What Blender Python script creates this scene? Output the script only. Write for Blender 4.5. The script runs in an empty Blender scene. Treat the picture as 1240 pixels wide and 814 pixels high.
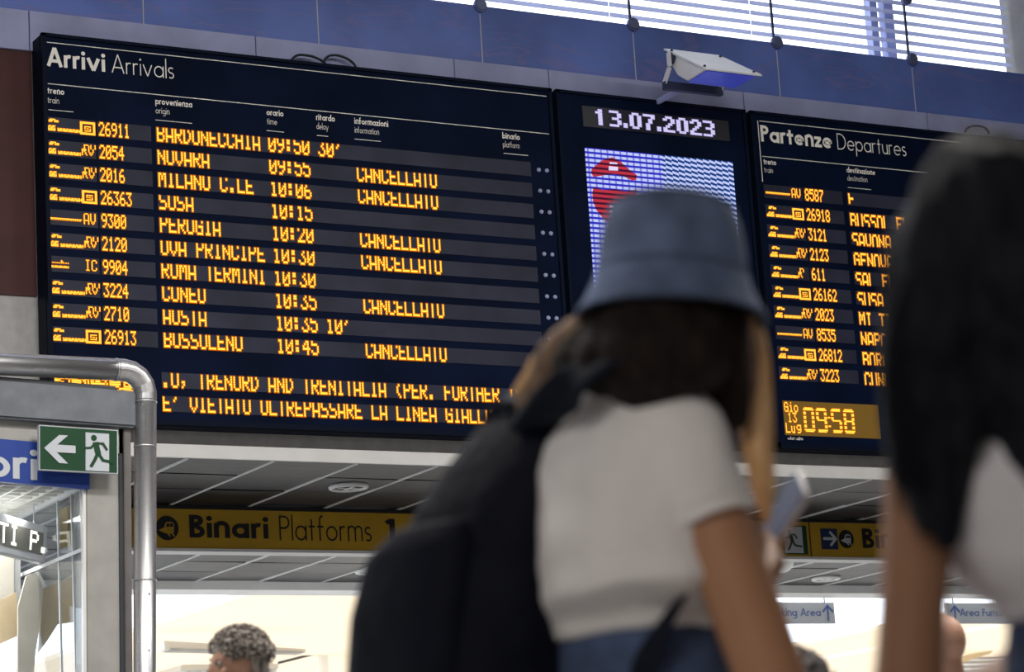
import bpy, bmesh, math, random
from mathutils import Vector, Matrix, noise
random.seed(7)
C = bpy.context.scene.collection
# ---------------------------------------------------------------- camera
YAW, PITCH, ROLL, FPX = 0.52084018, 0.21154742, -0.06165689, 3277.5
FWD = Vector((math.sin(YAW)*math.cos(PITCH), math.cos(YAW)*math.cos(PITCH), math.sin(PITCH)))
_r = Vector((math.cos(YAW), -math.sin(YAW), 0)); _u = _r.cross(FWD)
CR = _r*math.cos(ROLL)+_u*math.sin(ROLL); CU = _u*math.cos(ROLL)-_r*math.sin(ROLL)
cam = bpy.data.cameras.new('camera'); cam.sensor_width = 36; cam.lens = FPX/1240*36
cam.clip_start = 0.05; cam.clip_end = 500
cam.dof.use_dof = True; cam.dof.focus_distance = 17.5; cam.dof.aperture_fstop = 4.6
co = bpy.data.objects.new('camera', cam); C.objects.link(co)
co.matrix_world = Matrix((( CR.x, CU.x, -FWD.x, 0), (CR.y, CU.y, -FWD.y, 0), (CR.z, CU.z, -FWD.z, 0), (0, 0, 0, 1)))
bpy.context.scene.camera = co
# ---------------------------------------------------------------- world, lights, exposure
w = bpy.data.worlds.new('sky'); bpy.context.scene.world = w; w.use_nodes = True
bg = w.node_tree.nodes['Background']; bg.inputs[0].default_value = (0.86, 0.92, 1.0, 1); bg.inputs[1].default_value = 3.0
vs = bpy.context.scene.view_settings
vs.view_transform = 'Standard'; vs.look = 'None'; vs.exposure = 0.0; vs.gamma = 1; vs.use_curve_mapping = False
def area(name, loc, size, power, col=(1, 1, 1), rot=(0, 0, 0)):
    l = bpy.data.lights.new(name, 'AREA'); l.shape = 'RECTANGLE'; l.size, l.size_y = size; l.energy = power; l.color = col
    o = bpy.data.objects.new(name, l); o.location = loc; o.rotation_euler = rot; C.objects.link(o); return o
for x, y in ((1, 8.5), (6, 8.5), (12, 8.0), (6, 6)):
    area('hall_fill', (x, y, 7.4), (2.4, 0.8), 370, (1.0, 0.95, 0.88))  # unseen overhead fills, added to light the board wall and the hall
area('hall_fill', (-6, -3, 5.5), (4, 3), 330, (1.0, 0.93, 0.86), (math.radians(62), 0, math.radians(-62)))  # unseen frontal fill, added behind the camera side
area('beam_fill', (12, 18.6, 1.2), (8, .6), 60, (1, .99, .97), (math.radians(105), 0, 0))  # unseen low fill, added to brighten the far beam
area('shop_lamp', (4.4, 14.9, 2.38), (1.4, 1.2), 75, (1, .98, .93))
# ---------------------------------------------------------------- helpers
def ray(x, y): return CR*((x-620)/FPX) - CU*((y-407)/FPX) + FWD
def S(x, y, t): return ray(x, y)*t
def atY(x, y, Y): d = ray(x, y); return d*(Y/d.y)
def atZ(x, y, Z): d = ray(x, y); return d*(Z/d.z)
def atX(x, y, X): d = ray(x, y); return d*(X/d.x)
FLOOR = -0.8
def tag(o, label=None, cat=None, group=None, kind=None):
    if label: o['label'] = label
    if cat: o['category'] = cat
    if group: o['group'] = group
    if kind: o['kind'] = kind
    return o
def empty(name, loc, label=None, cat=None, group=None, kind=None):
    o = bpy.data.objects.new(name, None); o.location = loc; o.empty_display_size = .1; C.objects.link(o)
    return tag(o, label, cat, group, kind)
def link(name, me, parent=None):
    o = bpy.data.objects.new(name, me); C.objects.link(o)
    if parent is not None:
        o.parent = parent
        if parent.parent is None and parent.type == 'EMPTY':
            o.matrix_parent_inverse = Matrix.LocRotScale(parent.location, parent.rotation_euler, None).inverted()
    return o
def obj(name, bm, mat, parent=None, smooth=False):
    me = bpy.data.meshes.new(name); bm.normal_update(); bm.to_mesh(me); bm.free()
    for m in (mat if isinstance(mat, (list, tuple)) else [mat]): me.materials.append(m)
    if smooth:
        for p in me.polygons: p.use_smooth = True
    return link(name, me, parent)
def bx(bm, x0, x1, y0, y1, z0, z1, mi=0):
    v = [bm.verts.new(p) for p in ((x0,y0,z0),(x1,y0,z0),(x1,y1,z0),(x0,y1,z0),(x0,y0,z1),(x1,y0,z1),(x1,y1,z1),(x0,y1,z1))]
    for f in ((0,3,2,1),(4,5,6,7),(0,1,5,4),(1,2,6,5),(2,3,7,6),(3,0,4,7)):
        bm.faces.new([v[i] for i in f]).material_index = mi
    return bm
def box(name, x0, x1, y0, y1, z0, z1, mat, parent=None, bev=0):
    bm = bx(bmesh.new(), x0, x1, y0, y1, z0, z1)
    if bev: bmesh.ops.bevel(bm, geom=bm.edges[:], offset=bev, segments=2, affect='EDGES')
    return obj(name, bm, mat, parent)
def slab(bm, pts, off):
    """closed prism: polygon pts extruded by vector off"""
    a = [bm.verts.new(p) for p in pts]; b = [bm.verts.new(Vector(p)+Vector(off)) for p in pts]; n = len(a)
    bm.faces.new(a); bm.faces.new(b[::-1])
    for i in range(n): bm.faces.new((a[i], b[i], b[(i+1) % n], a[(i+1) % n]))
    bmesh.ops.recalc_face_normals(bm, faces=bm.faces[:]); return bm
def tube(bm, pts, rad, seg=10, caps=True):
    pts = [Vector(p) for p in pts]; n = len(pts)
    rad = rad if isinstance(rad, (list, tuple)) else [rad]*n
    rings = []; up = None
    for i, p in enumerate(pts):
        t = (pts[min(i+1, n-1)]-pts[max(i-1, 0)]).normalized()
        if up is None: up = t.orthogonal().normalized()
        up = (up - t*up.dot(t))
        up = up.normalized() if up.length > 1e-6 else t.orthogonal().normalized()
        s = t.cross(up)
        rings.append([bm.verts.new(p+(up*math.cos(2*math.pi*k/seg)+s*math.sin(2*math.pi*k/seg))*rad[i]) for k in range(seg)])
    for i in range(n-1):
        for k in range(seg): bm.faces.new((rings[i][k], rings[i][(k+1) % seg], rings[i+1][(k+1) % seg], rings[i+1][k]))
    if caps: bm.faces.new(rings[0][::-1]); bm.faces.new(rings[-1])
    return bm
def spline(pts, n=8):
    """Catmull-Rom through tuples of any length"""
    P = [list(p) for p in pts]; P = [P[0]]+P+[P[-1]]; out = []
    for i in range(1, len(P)-2):
        for k in range(n):
            t = k/n; a, b, c, d = P[i-1], P[i], P[i+1], P[i+2]
            out.append([0.5*(2*b[j]+(c[j]-a[j])*t+(2*a[j]-5*b[j]+4*c[j]-d[j])*t*t+(-a[j]+3*b[j]-3*c[j]+d[j])*t**3) for j in range(len(b))])
    out.append(P[-2]); return out
def ell(bm, c, ax, ay, az, seg=20, rings=12):
    """ellipsoid with half axes given as vectors"""
    c = Vector(c); m = Matrix((ax, ay, az)).transposed().to_4x4(); m.translation = c
    bmesh.ops.create_uvsphere(bm, u_segments=seg, v_segments=rings, radius=1, matrix=m)
def cap(bm, p0, r0, p1, r1, flat=None, k=1.0, seg=18, ends=True):
    """tapered capsule; flat = unit vector along which the section is scaled by k"""
    p0 = Vector(p0); p1 = Vector(p1); ax = (p1-p0); L = ax.length; ax.normalize()
    u = ax.orthogonal().normalized() if flat is None else (flat-ax*flat.dot(ax)).normalized()
    v = ax.cross(u); prof = []
    if ends:
        for a in range(1, 5): t = a*math.pi/8; prof.append((-r0*math.cos(t)*(1 if True else 0), r0*math.sin(t)))
        for a in range(4, 0, -1): t = a*math.pi/8; prof.append((L+r1*math.cos(t), r1*math.sin(t)))
    else: prof = [(0, r0), (L, r1)]
    rings = []
    for h, r in prof:
        rings.append([bm.verts.new(p0+ax*h+(u*math.cos(2*math.pi*i/seg)*k+v*math.sin(2*math.pi*i/seg))*r) for i in range(seg)])
    for i in range(len(rings)-1):
        for j in range(seg): bm.faces.new((rings[i][j], rings[i][(j+1) % seg], rings[i+1][(j+1) % seg], rings[i+1][j]))
    bm.faces.new(rings[0][::-1]); bm.faces.new(rings[-1])
def chain(bm, pts, flat=None, k=1.0, ends=True):
    for a, b in zip(pts, pts[1:]): cap(bm, a[0], a[1], b[0], b[1], flat, k, ends=ends)
def fuse(name, bm, mat, parent, vox=0.006, smooth=4, disp=None):
    """melt overlapping solids into ONE continuous skin"""
    me = bpy.data.meshes.new(name); bmesh.ops.recalc_face_normals(bm, faces=bm.faces[:]); bm.to_mesh(me); bm.free()
    t = bpy.data.objects.new(name, me); C.objects.link(t)
    m = t.modifiers.new('r', 'REMESH'); m.mode = 'VOXEL'; m.voxel_size = vox
    s = t.modifiers.new('s', 'SMOOTH'); s.iterations = smooth; s.factor = .5
    dg = bpy.context.evaluated_depsgraph_get(); dg.update()
    out = bpy.data.meshes.new_from_object(t.evaluated_get(dg)); bpy.data.objects.remove(t)
    if disp:
        out.calc_loop_triangles() if False else None
        ns = [Vector(v.normal) for v in out.vertices]
        for v, n_ in zip(out.vertices, ns): v.co = v.co + n_*disp(v.co)
    out.name = name; out.materials.clear(); out.materials.append(mat)
    for p in out.polygons: p.use_smooth = True
    return link(name, out, parent)
# ---------------------------------------------------------------- materials
def mat(name, col, rough=.6, metal=0, spec=.4, var=0, vscale=8, bump=0, bscale=60, emit=None, es=1, trans=0, col2=None, aniso=None, alpha=1):
    m = bpy.data.materials.new(name); m.use_nodes = True; nt = m.node_tree; p = nt.nodes['Principled BSDF']
    p.inputs['Base Color'].default_value = (*col, 1); p.inputs['Roughness'].default_value = rough
    p.inputs['Metallic'].default_value = metal; p.inputs['Specular IOR Level'].default_value = spec
    p.inputs['Transmission Weight'].default_value = trans; p.inputs['Alpha'].default_value = alpha
    if emit: p.inputs['Emission Color'].default_value = (*emit, 1); p.inputs['Emission Strength'].default_value = es
    if var or col2 or bump:
        tc = nt.nodes.new('ShaderNodeTexCoord'); mp = nt.nodes.new('ShaderNodeMapping'); nt.links.new(tc.outputs['Object'], mp.inputs[0])
        if aniso: mp.inputs['Scale'].default_value = aniso
    if var or col2:
        n = nt.nodes.new('ShaderNodeTexNoise'); n.inputs['Scale'].default_value = vscale; n.inputs['Detail'].default_value = 5
        r = nt.nodes.new('ShaderNodeValToRGB'); nt.links.new(mp.outputs[0], n.inputs['Vector']); nt.links.new(n.outputs[0], r.inputs[0])
        c2 = col2 or tuple(min(1, c*(1+var)) for c in col); c1 = col if col2 else tuple(c*(1-var) for c in col)
        r.color_ramp.elements[0].position = .35; r.color_ramp.elements[1].position = .68
        r.color_ramp.elements[0].color = (*c1, 1); r.color_ramp.elements[1].color = (*c2, 1)
        nt.links.new(r.outputs[0], p.inputs['Base Color'])
    if bump:
        n2 = nt.nodes.new('ShaderNodeTexNoise'); n2.inputs['Scale'].default_value = bscale; b = nt.nodes.new('ShaderNodeBump')
        nt.links.new(mp.outputs[0], n2.inputs['Vector']); nt.links.new(n2.outputs[0], b.inputs['Height'])
        b.inputs['Strength'].default_value = bump; b.inputs['Distance'].default_value = .01; nt.links.new(b.outputs[0], p.inputs['Normal'])
    return m
def glow(name, col, s):
    m = bpy.data.materials.new(name); m.use_nodes = True; nt = m.node_tree; nt.nodes.remove(nt.nodes['Principled BSDF'])
    e = nt.nodes.new('ShaderNodeEmission'); e.inputs[0].default_value = (*col, 1); e.inputs[1].default_value = s
    nt.links.new(e.outputs[0], nt.nodes['Material Output'].inputs[0]); return m
def translucent(name, col, f=.6):
    m = bpy.data.materials.new(name); m.use_nodes = True; nt = m.node_tree; nt.nodes.remove(nt.nodes['Principled BSDF'])
    a = nt.nodes.new('ShaderNodeBsdfDiffuse'); b = nt.nodes.new('ShaderNodeBsdfTranslucent'); x = nt.nodes.new('ShaderNodeMixShader')
    a.inputs[0].default_value = (*col, 1); b.inputs[0].default_value = (*col, 1); x.inputs[0].default_value = f
    nt.links.new(a.outputs[0], x.inputs[1]); nt.links.new(b.outputs[0], x.inputs[2]); nt.links.new(x.outputs[0], nt.nodes['Material Output'].inputs[0]); return m
def glassy(name, tint, gl=.12):
    m = bpy.data.materials.new(name); m.use_nodes = True; nt = m.node_tree; nt.nodes.remove(nt.nodes['Principled BSDF'])
    a = nt.nodes.new('ShaderNodeBsdfTransparent'); b = nt.nodes.new('ShaderNodeBsdfGlossy'); x = nt.nodes.new('ShaderNodeMixShader')
    a.inputs[0].default_value = (*tint, 1); b.inputs['Roughness'].default_value = .05; x.inputs[0].default_value = gl
    nt.links.new(a.outputs[0], x.inputs[1]); nt.links.new(b.outputs[0], x.inputs[2]); nt.links.new(x.outputs[0], nt.nodes['Material Output'].inputs[0]); return m
M = dict(
    board=mat('board_navy', (.0035, .0085, .030), .5, spec=.04, var=.25, vscale=2),
    frame=mat('board_frame', (.004, .008, .022), .5, spec=.06),
    strip=mat('display_window', (.030, .034, .062), .5, spec=.2, var=.22, vscale=3),
    ink=mat('white_print', (.95, .94, .90), .6),
    led=glow('amber_led', (1.0, .50, .05), 2.0), halo=glow('amber_halo', (1.0, .22, .008), .60),  # halo paints the bloom around each amber dot
    wled=glow('white_led', (.72, .66, 1.0), 1.1), wbox=mat('date_window', (.03, .032, .045), .4),
    wall=mat('grey_plaster', (.43, .43, .44), .85, var=.08, vscale=14, bump=.1), maroon=mat('maroon_panel', (.055, .012, .014), .6, var=.2, vscale=3),
    ledge=mat('ledge_metal', (.37, .41, .68), .55, var=.12, vscale=3, bump=.1),  # blue in the ledge colour stands for window flare and haze
    spandrel=mat('hazed_spandrel_glass', (.12, .19, .56), .35, spec=.5, var=.2, vscale=1.4), joint=mat('joint_glint', (.7, .75, .9), .7),  # spandrel blue paints window flare and haze over dark glass
    white=mat('white_metal', (.72, .73, .74), .45, var=.04, vscale=5), steel=mat('brushed_steel', (.62, .63, .66), .40, metal=1, var=.06, vscale=20, aniso=(1, 1, 12)),
    slat=translucent('louvre_slat', (.70, .72, .86), .55), clear=glassy('clear_glass', (.97, .98, 1), .015), shopglass=glassy('shop_glass', (.93, .95, .97), .10),
    bolt=mat('spider_bolt', (.20, .24, .42), .4, metal=.6), darkrod=mat('dark_rod', (.03, .04, .09), .5),
    rail=mat('white_rail', (.75, .75, .75), .5), gap=mat('dark_gap', (.01, .01, .012), .8),
    yellow=mat('yellow_sign', (.46, .28, .018), .5, var=.08, vscale=4), black=mat('black_print', (.01, .01, .014), .5), navy=mat('navy_print', (.012, .03, .10), .5),
    green=mat('exit_green', (.004, .052, .018), .45), signwhite=mat('sign_white', (.52, .56, .62), .5), blue=mat('shop_blue', (.018, .055, .30), .45),
    kgrey=mat('grey_beam', (.155, .175, .205), .6, var=.15, vscale=9, bump=.1), kpanel=mat('pale_panel', (.34, .34, .33), .6, var=.1, vscale=5), kdark=mat('dark_frame', (.05, .055, .065), .5),
    crate=mat('egg_crate_white', (.85, .84, .78), .5), card=mat('tan_card', (.55, .43, .26), .8, var=.1, vscale=6), card2=mat('pale_card', (.42, .39, .33), .8, var=.12, vscale=5),
    cream=translucent('cream_canopy', (.96, .86, .72), .55), cable=mat('dark_cable', (.02, .025, .04), .6),
    floor=mat('stone_floor', (.32, .31, .30), .5, var=.15, vscale=3), platform=mat('platform_floor', (.6, .59, .56), .8, var=.1, vscale=2), hall=mat('hall_wall', (.26, .25, .24), .9, var=.08, vscale=4),
    hangsign=mat('hanging_sign_face', (.60, .62, .66), .5), signblue=mat('sign_blue_print', (.10, .16, .42), .5),
)
_nt = M['spandrel'].node_tree; _p = _nt.nodes['Principled BSDF']; _src = _p.inputs['Base Color'].links[0].from_socket     # faint pinkish streaks across the glass
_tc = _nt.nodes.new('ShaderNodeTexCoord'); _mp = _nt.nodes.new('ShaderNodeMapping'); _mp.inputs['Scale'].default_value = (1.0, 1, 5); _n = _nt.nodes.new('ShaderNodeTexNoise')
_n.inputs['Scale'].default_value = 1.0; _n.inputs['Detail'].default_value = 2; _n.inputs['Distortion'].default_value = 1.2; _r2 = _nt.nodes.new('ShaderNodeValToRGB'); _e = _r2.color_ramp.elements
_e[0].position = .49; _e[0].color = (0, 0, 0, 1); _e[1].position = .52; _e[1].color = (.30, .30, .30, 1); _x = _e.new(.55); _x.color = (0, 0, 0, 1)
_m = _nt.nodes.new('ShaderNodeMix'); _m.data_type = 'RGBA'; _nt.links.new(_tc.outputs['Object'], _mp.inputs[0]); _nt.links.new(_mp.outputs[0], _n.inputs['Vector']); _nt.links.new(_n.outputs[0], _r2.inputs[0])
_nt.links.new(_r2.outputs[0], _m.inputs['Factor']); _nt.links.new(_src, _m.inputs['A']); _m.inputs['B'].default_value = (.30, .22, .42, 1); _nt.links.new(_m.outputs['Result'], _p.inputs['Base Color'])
tile_mats = [mat('ceiling_tile_%s' % n, c, .42, metal=.0, spec=.18, var=.3, vscale=2.5, aniso=(1, 5, 1)) for n, c in
             (('slate', (.030, .034, .046)), ('dark', (.010, .012, .017)), ('worn', (.075, .074, .076)), ('grey', (.040, .043, .052)))]
# ---------------------------------------------------------------- geometric print font
def arc(cx, cy, r, a0, a1, n=None, ry=None):
    n = n or max(4, int(abs(a1-a0)/18)); ry = r if ry is None else ry
    return [(cx+r*math.cos(math.radians(a0+(a1-a0)*i/n)), cy+ry*math.sin(math.radians(a0+(a1-a0)*i/n))) for i in range(n+1)]
def glyph(ch, w):
    i = w/2; X = .62 + (.04 if w > .12 else 0); R = X/2-i; c = X/2; A = 1.06; st = .40+w*.55
    full = lambda x0: arc(x0+R, c, R, 0, 360, 22)
    L = []
    if ch == ' ': return [], .34
    if ch == 'a': L = [full(i), [(i+2*R, 0), (i+2*R, X)]]; W = X
    elif ch == 'b': L = [[(i, 0), (i, A)], full(i)]; W = X
    elif ch == 'd': L = [full(i), [(i+2*R, 0), (i+2*R, A)]]; W = X
    elif ch == 'p': L = [[(i, -.32), (i, X)], full(i)]; W = X
    elif ch == 'g': L = [full(i), [(i+2*R, X), (i+2*R, -.08)]+arc(i+R, -.1, R, 0, -140, ry=.2)]; W = X
    elif ch == 'o': L = [full(i)]; W = X
    elif ch == 'c': L = [arc(i+R, c, R, 45, 315)]; W = X*.88
    elif ch == 'e': L = [[(i, c), (i+2*R, c)]+arc(i+R, c, R, 0, 318)]; W = X
    elif ch == 'i': L = [[(i, 0), (i, X)], 'dot']; W = w
    elif ch == 'l': L = [[(i, 0), (i, A)]]; W = w
    elif ch == 'n': L = [[(i, 0), (i, X)], arc(st/2+i/2, X-st/2+i/2, st/2-i/2, 180, 0)+[(st, 0)]]; W = st+i
    elif ch == 'm':
        s = st*.92; L = [[(i, 0), (i, X)], arc(i+(s-i)/2, X-s/2+i/2, (s-i)/2, 180, 0)+[(s, 0)], arc(s+(s-i)/2, X-s/2+i/2, (s-i)/2, 180, 0)+[(2*s-i, 0)]]; W = 2*s
    elif ch == 'u': L = [[(i, X)]+arc(st/2+i/2, st/2-i/2+i, st/2-i/2, 180, 360)+[(st, X)], [(st, 0), (st, X)]]; W = st+i
    elif ch == 'h': L = [[(i, 0), (i, A)], arc(st/2+i/2, X-st/2+i/2, st/2-i/2, 180, 0)+[(st, 0)]]; W = st+i
    elif ch == 'r': L = [[(i, 0), (i, X)], arc(i+.19, X-.19-i*.6, .19, 180, 65)]; W = .30+i
    elif ch == 's': r = (X-w)/4; L = [arc(i+r*1.1, X-i-r, r*1.1, 40, 270, ry=r)[:-1]+arc(i+r*1.1, i+r, r*1.1, 90, -140, ry=r)]; W = 2.2*r+w
    elif ch == 't': L = [[(.12+i, 0), (.12+i, .88)], [(0, X-i), (.26+w, X-i)]]; W = .28+w
    elif ch == 'f': L = [[(.10+i, 0), (.10+i, A-.2)]+arc(.10+i+.15, A-.2, .15, 180, 80), [(0, X-i), (.26+w, X-i)]]; W = .28+w
    elif ch == 'v': L = [[(i*.9, X), (.27+i, 0)], [(.54+i, X), (.27+i, 0)]]; W = .54+w
    elif ch == 'y': L = [[(i*.9, X), (.28+i, 0)], [(.56+i, X), (.14+i, -.34)]]; W = .56+w
    elif ch == 'z': L = [[(0, X-i), (.46, X-i)], [(.43, X-i), (.05+i*.4, i)], [(0, i), (.5, i)]]; W = .5
    elif ch == 'k': L = [[(i, 0), (i, A)], [(i, .24), (.42, X)], [(.16, .34), (.46, 0)]]; W = .5
    elif ch == 'A': L = [[(i*.8, 0), (.40, 1)], [(.80-i*.8, 0), (.40, 1)], [(.15, .30), (.65, .30)]]; W = .80
    elif ch == 'P': L = [[(i, 0), (i, 1)], [(i, 1-i), (.28, 1-i)]+arc(.28, .73, .27-i, 90, -90)+[(i, .46+i)]]; W = .54
    elif ch == 'D': L = [[(i, 0), (i, 1)], [(i, 1-i), (.25, 1-i)]+arc(.25, .5, .5-i, 90, -90)+[(i, i)]]; W = .76
    elif ch == 'B': L = [[(i, 0), (i, 1)], [(i, 1-i), (.28, 1-i)]+arc(.28, .76, .24-i, 90, -90)+[(i, .52)], [(i, .52), (.30, .52)]+arc(.30, .27, .27-i, 90, -90)+[(i, i)]]; W = .58
    elif ch == 'F': L = [[(i, 0), (i, 1)], [(i, 1-i), (.46, 1-i)], [(i, .54), (.42, .54)]]; W = .48
    elif ch == 'L': L = [[(i, 0), (i, 1)], [(i, i), (.46, i)]]; W = .48
    elif ch == 'S': r = (1-w)/4; L = [arc(i+r, 1-i-r, r, 35, 270)[:-1]+arc(i+r, i+r, r, 90, -145)]; W = 2*r+w
    elif ch == '1': L = [[(.02, .80), (.22, 1-i*.6), (.22, .98)], [(.24, 0), (.24, 1)]]; W = .3+i
    else: L = []; W = .4
    return L, W
def ribbon(bm, pts, w, T, y):
    n = len(pts); lo, hi = [], []
    closed = n > 8 and abs(pts[0][0]-pts[-1][0])+abs(pts[0][1]-pts[-1][1]) < 1e-6
    for k in range(n):
        if closed: a = pts[k-1 if k else n-2]; b = pts[k+1 if k < n-1 else 1]
        else: a = pts[max(k-1, 0)]; b = pts[min(k+1, n-1)]
        dx, dz = b[0]-a[0], b[1]-a[1]; l = math.hypot(dx, dz) or 1; nx, nz = -dz/l*w/2, dx/l*w/2
        lo.append(bm.verts.new(T(pts[k][0]+nx, pts[k][1]+nz, y))); hi.append(bm.verts.new(T(pts[k][0]-nx, pts[k][1]-nz, y)))
    for k in range(n-1): bm.faces.new((lo[k], hi[k], hi[k+1], lo[k+1]))
def print_text(bm, s, x0, z0, capz, width, w, T=None, y=0, gap=None):
    """geometric sans lettering as flat print; T maps (x, z, y) to space"""
    T = T or (lambda x, z, y: (x, y, z)); gap = gap if gap is not None else (.11 if w < .1 else .07)
    G = []; cx = 0
    for ch in s:
        L, W = glyph(ch, w); G.append((L, cx)); cx += W+gap
    sx = width/(cx-gap); k = 0
    for L, ox in G:
        for st in L:
            k += 1; yy = y-(k % 3)*.0002
            TT = lambda x, z, q: T(x0+(x+ox)*sx, z0+z*capz, q)
            if st == 'dot': ribbon(bm, [(p[0], p[1]) for p in arc(w/2, .86, max(w*.3, .03), 0, 360, 14)], max(w*.6, .06), TT, yy)
            else: ribbon(bm, st, w, TT, yy)
    return bm
# ---------------------------------------------------------------- dot-matrix font (5 x 7, columns, low bit on top)
F57 = {k: [int(v[i:i+2], 16) for i in range(0, 10, 2)] for k, v in {
 '0':'3E5149453E','1':'00427F4000','2':'4261514946','3':'2141454B31','4':'1814127F10','5':'2745454539','6':'3C4A494930','7':'0171090503','8':'3649494936','9':'064949291E',
 ':':'0036360000','.':'0060600000',',':'0050300000','(':'001C224100',"'":'0005030000',' ':'0000000000','A':'7E1111117E','B':'7F49494936','C':'3E41414122','D':'7F4141221C','E':'7F49494941',
 'F':'7F09090901','G':'3E4149497A','H':'7F0808087F','I':'00417F4100','J':'2040413F01','K':'7F08142241','L':'7F40404040','M':'7F020C027F','N':'7F0408107F','O':'3E4141413E','P':'7F09090906',
 'R':'7F09192946','S':'4649494931','T':'01017F0101','U':'3F4040403F','V':'1F2040201F','Z':'6151494543','i':'00447D4000','o':'3844444438','u':'3C40407C00','g':'0C5252523E','x':'0000000000'}.items()}
def led_dots(bm, dots, x0, ztop, px, pz, y, fx=1.0, fz=.80, T=None):
    T = T or (lambda x, z, y: (x, y, z))
    for c, r in dots:
        cx = x0+(c+.5)*px; cz = ztop-(r+.5)*pz
        for (hx, hz, d, mi) in ((px*.95, pz*.85, 0, 1), (px*fx/2, pz*fz/2, .0012, 0)):
            f = bm.faces.new([bm.verts.new(T(cx+a*hx, cz+b*hz, y-d)) for a, b in ((-1, -1), (1, -1), (1, 1), (-1, 1))]); f.material_index = mi
def text_dots(s, skip=(), sp=6):
    out = []
    for i, ch in enumerate(s):
        for c, col in enumerate(F57.get(ch, F57['x'])):
            for r in range(7):
                if col >> r & 1 and r not in skip: out.append((i*sp+c, r))
    return out
# ================================================================ THE SETTING
K = 1.0125                                    # wall plane stands 0.2 m behind the board faces
def struct(o): o['kind'] = 'structure'; return o
struct(box('floor', -9, 30, -10, 21.7, FLOOR-.1, FLOOR, M['floor']))
struct(box('floor_platform', -9, 60, 21.7, 110, FLOOR-.12, FLOOR-.02, M['platform']))
struct(box('wall_rear', -9, 30, -10.2, -10, FLOOR, 10.2, M['hall']))
struct(box('wall_left', -9.2, -9, -10, 16.2, FLOOR, 10.2, M['hall']))
struct(box('wall_right', 30, 30.2, -10, 16.2, FLOOR, 10.2, M['hall']))
struct(box('ceiling_hall', -9, 30, -10, 16.6, 10.2, 10.4, M['hall']))
# wall that carries the boards
wb = struct(empty('wall_front', (10, 16.3, FLOOR)))
ZL, ZG, ZW = 5.665*K, 5.935*K, 6.37*K         # ledge foot, ledge top, window foot
box('plaster', -9, 30, 16.2, 16.5, 3.09, ZG-.02, M['wall'], wb)
box('maroon_panel', -2, 5.716*K, 16.185, 16.22, 4.036*K, ZL, M['maroon'], wb)
js = [-2, 0, 2, 3.9, 5.70, 7.3, 8.823, 9.591, 11.276, 13.0, 14.8, 16.6, 18.4, 20]
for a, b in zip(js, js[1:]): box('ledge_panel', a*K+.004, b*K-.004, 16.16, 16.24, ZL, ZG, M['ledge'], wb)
bm = bmesh.new(); bx(bm, -9, 30, 15.98, 16.005, 3.025, 3.111); bx(bm, -9, 30, 16.0051, 16.3, 3.075, 3.110); o = obj('lintel_strip', bm, M['white'], wb)
# spandrel panels with haze painted blue, glazed band and louvres, bay by bay
J = [(7.79+1.283*(k-7))*K for k in range(1, 13)]
box('spandrel_backing', -2, 22, 16.24, 16.4, ZG, ZW-.02, M['joint'], wb)
for a, b in zip(J, J[1:]):
    box('joint_glint_strip', b-.003, b+.003, 16.19, 16.21, ZG+.004, ZW-.06, M['joint'], wb)  # pale strip added on each joint, white glint put into its colour
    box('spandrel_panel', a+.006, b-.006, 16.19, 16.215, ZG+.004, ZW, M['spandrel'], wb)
slat_me = None; wn = 0
for a, b in zip(J, J[1:]):
    wn += 1
    wd = struct(empty('window_%d' % wn, ((a+b)/2, 16.2, ZW)))
    for r in range(6): box('pane', a+.005, b-.005, 16.19, 16.205, ZW+.012+r*.506, ZW+.506*(r+1)-.004, M['clear'], wd)
    for r in range(4):
        bm = bmesh.new(); bmesh.ops.create_cone(bm, cap_ends=True, segments=20, radius1=.052, radius2=.052, depth=.05,
            matrix=Matrix.Translation((b, 16.18, ZW+.506*r)) @ Matrix.Rotation(math.pi/2, 4, 'X'))
        bmesh.ops.bevel(bm, geom=bm.edges[:], offset=.012, segments=2, affect='EDGES')
        obj('spider_fitting', bm, M['bolt'], wd)
    bm = bmesh.new(); bx(bm, b-.008, b+.008, 16.21, 16.225, ZW, ZW+3); obj('tension_rod', bm, M['darkrod'], wd)
    if wn < 6: continue
    bl = empty('louvre_blind', ((a+b)/2, 16.5, ZW), 'pale louvre slats behind high glass, bay ' + {6: 'above the arrivals board middle', 7: 'above the arrivals board right half', 8: 'above the arrivals board right end', 9: 'directly above the date screen', 10: 'above the departures heading', 11: 'in the top right corner'}[wn], 'blind', 'louvres behind the high glazing')
    for r in range(34):
        if slat_me is None:
            bm = bmesh.new(); slab(bm, [(-.64, -.02, -.012), (-.64, .02, .012), (-.64, .02, .016), (-.64, -.02, -.008)], (1.28, 0, 0))
            slat_me = bpy.data.meshes.new('slat'); bm.to_mesh(slat_me); bm.free(); slat_me.materials.append(M['slat'])
            bm = bmesh.new(); bx(bm, -.645, .645, -.004, .004, -.017, .017); bm.to_mesh(slat_me); bm.free()
        s_ = link('slat', slat_me, bl); s_.location = ((a+b)/2, 16.50, ZW+.10+r*.083)
struct(box('window_header', -9, 30, 16.15, 16.6, ZW+3.04, 10.2, M['hall'])); struct(box('window_side_wall', -9, J[0]-.02, 16.15, 16.6, ZG, ZW+3.04, M['hall'])); struct(box('window_side_wall', J[-1]+.02, 30, 16.15, 16.6, ZG, ZW+3.04, M['hall']))
# frosted posts of the facade frame behind the rod at right
po = struct(empty('trim_1', (13.1, 16.7, ZW)))
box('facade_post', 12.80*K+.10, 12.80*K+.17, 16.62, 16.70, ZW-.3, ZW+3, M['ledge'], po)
box('facade_post', 13.02*K+.02, 13.02*K+.11, 16.62, 16.70, ZW-.3, ZW+3, M['ledge'], po)
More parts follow.
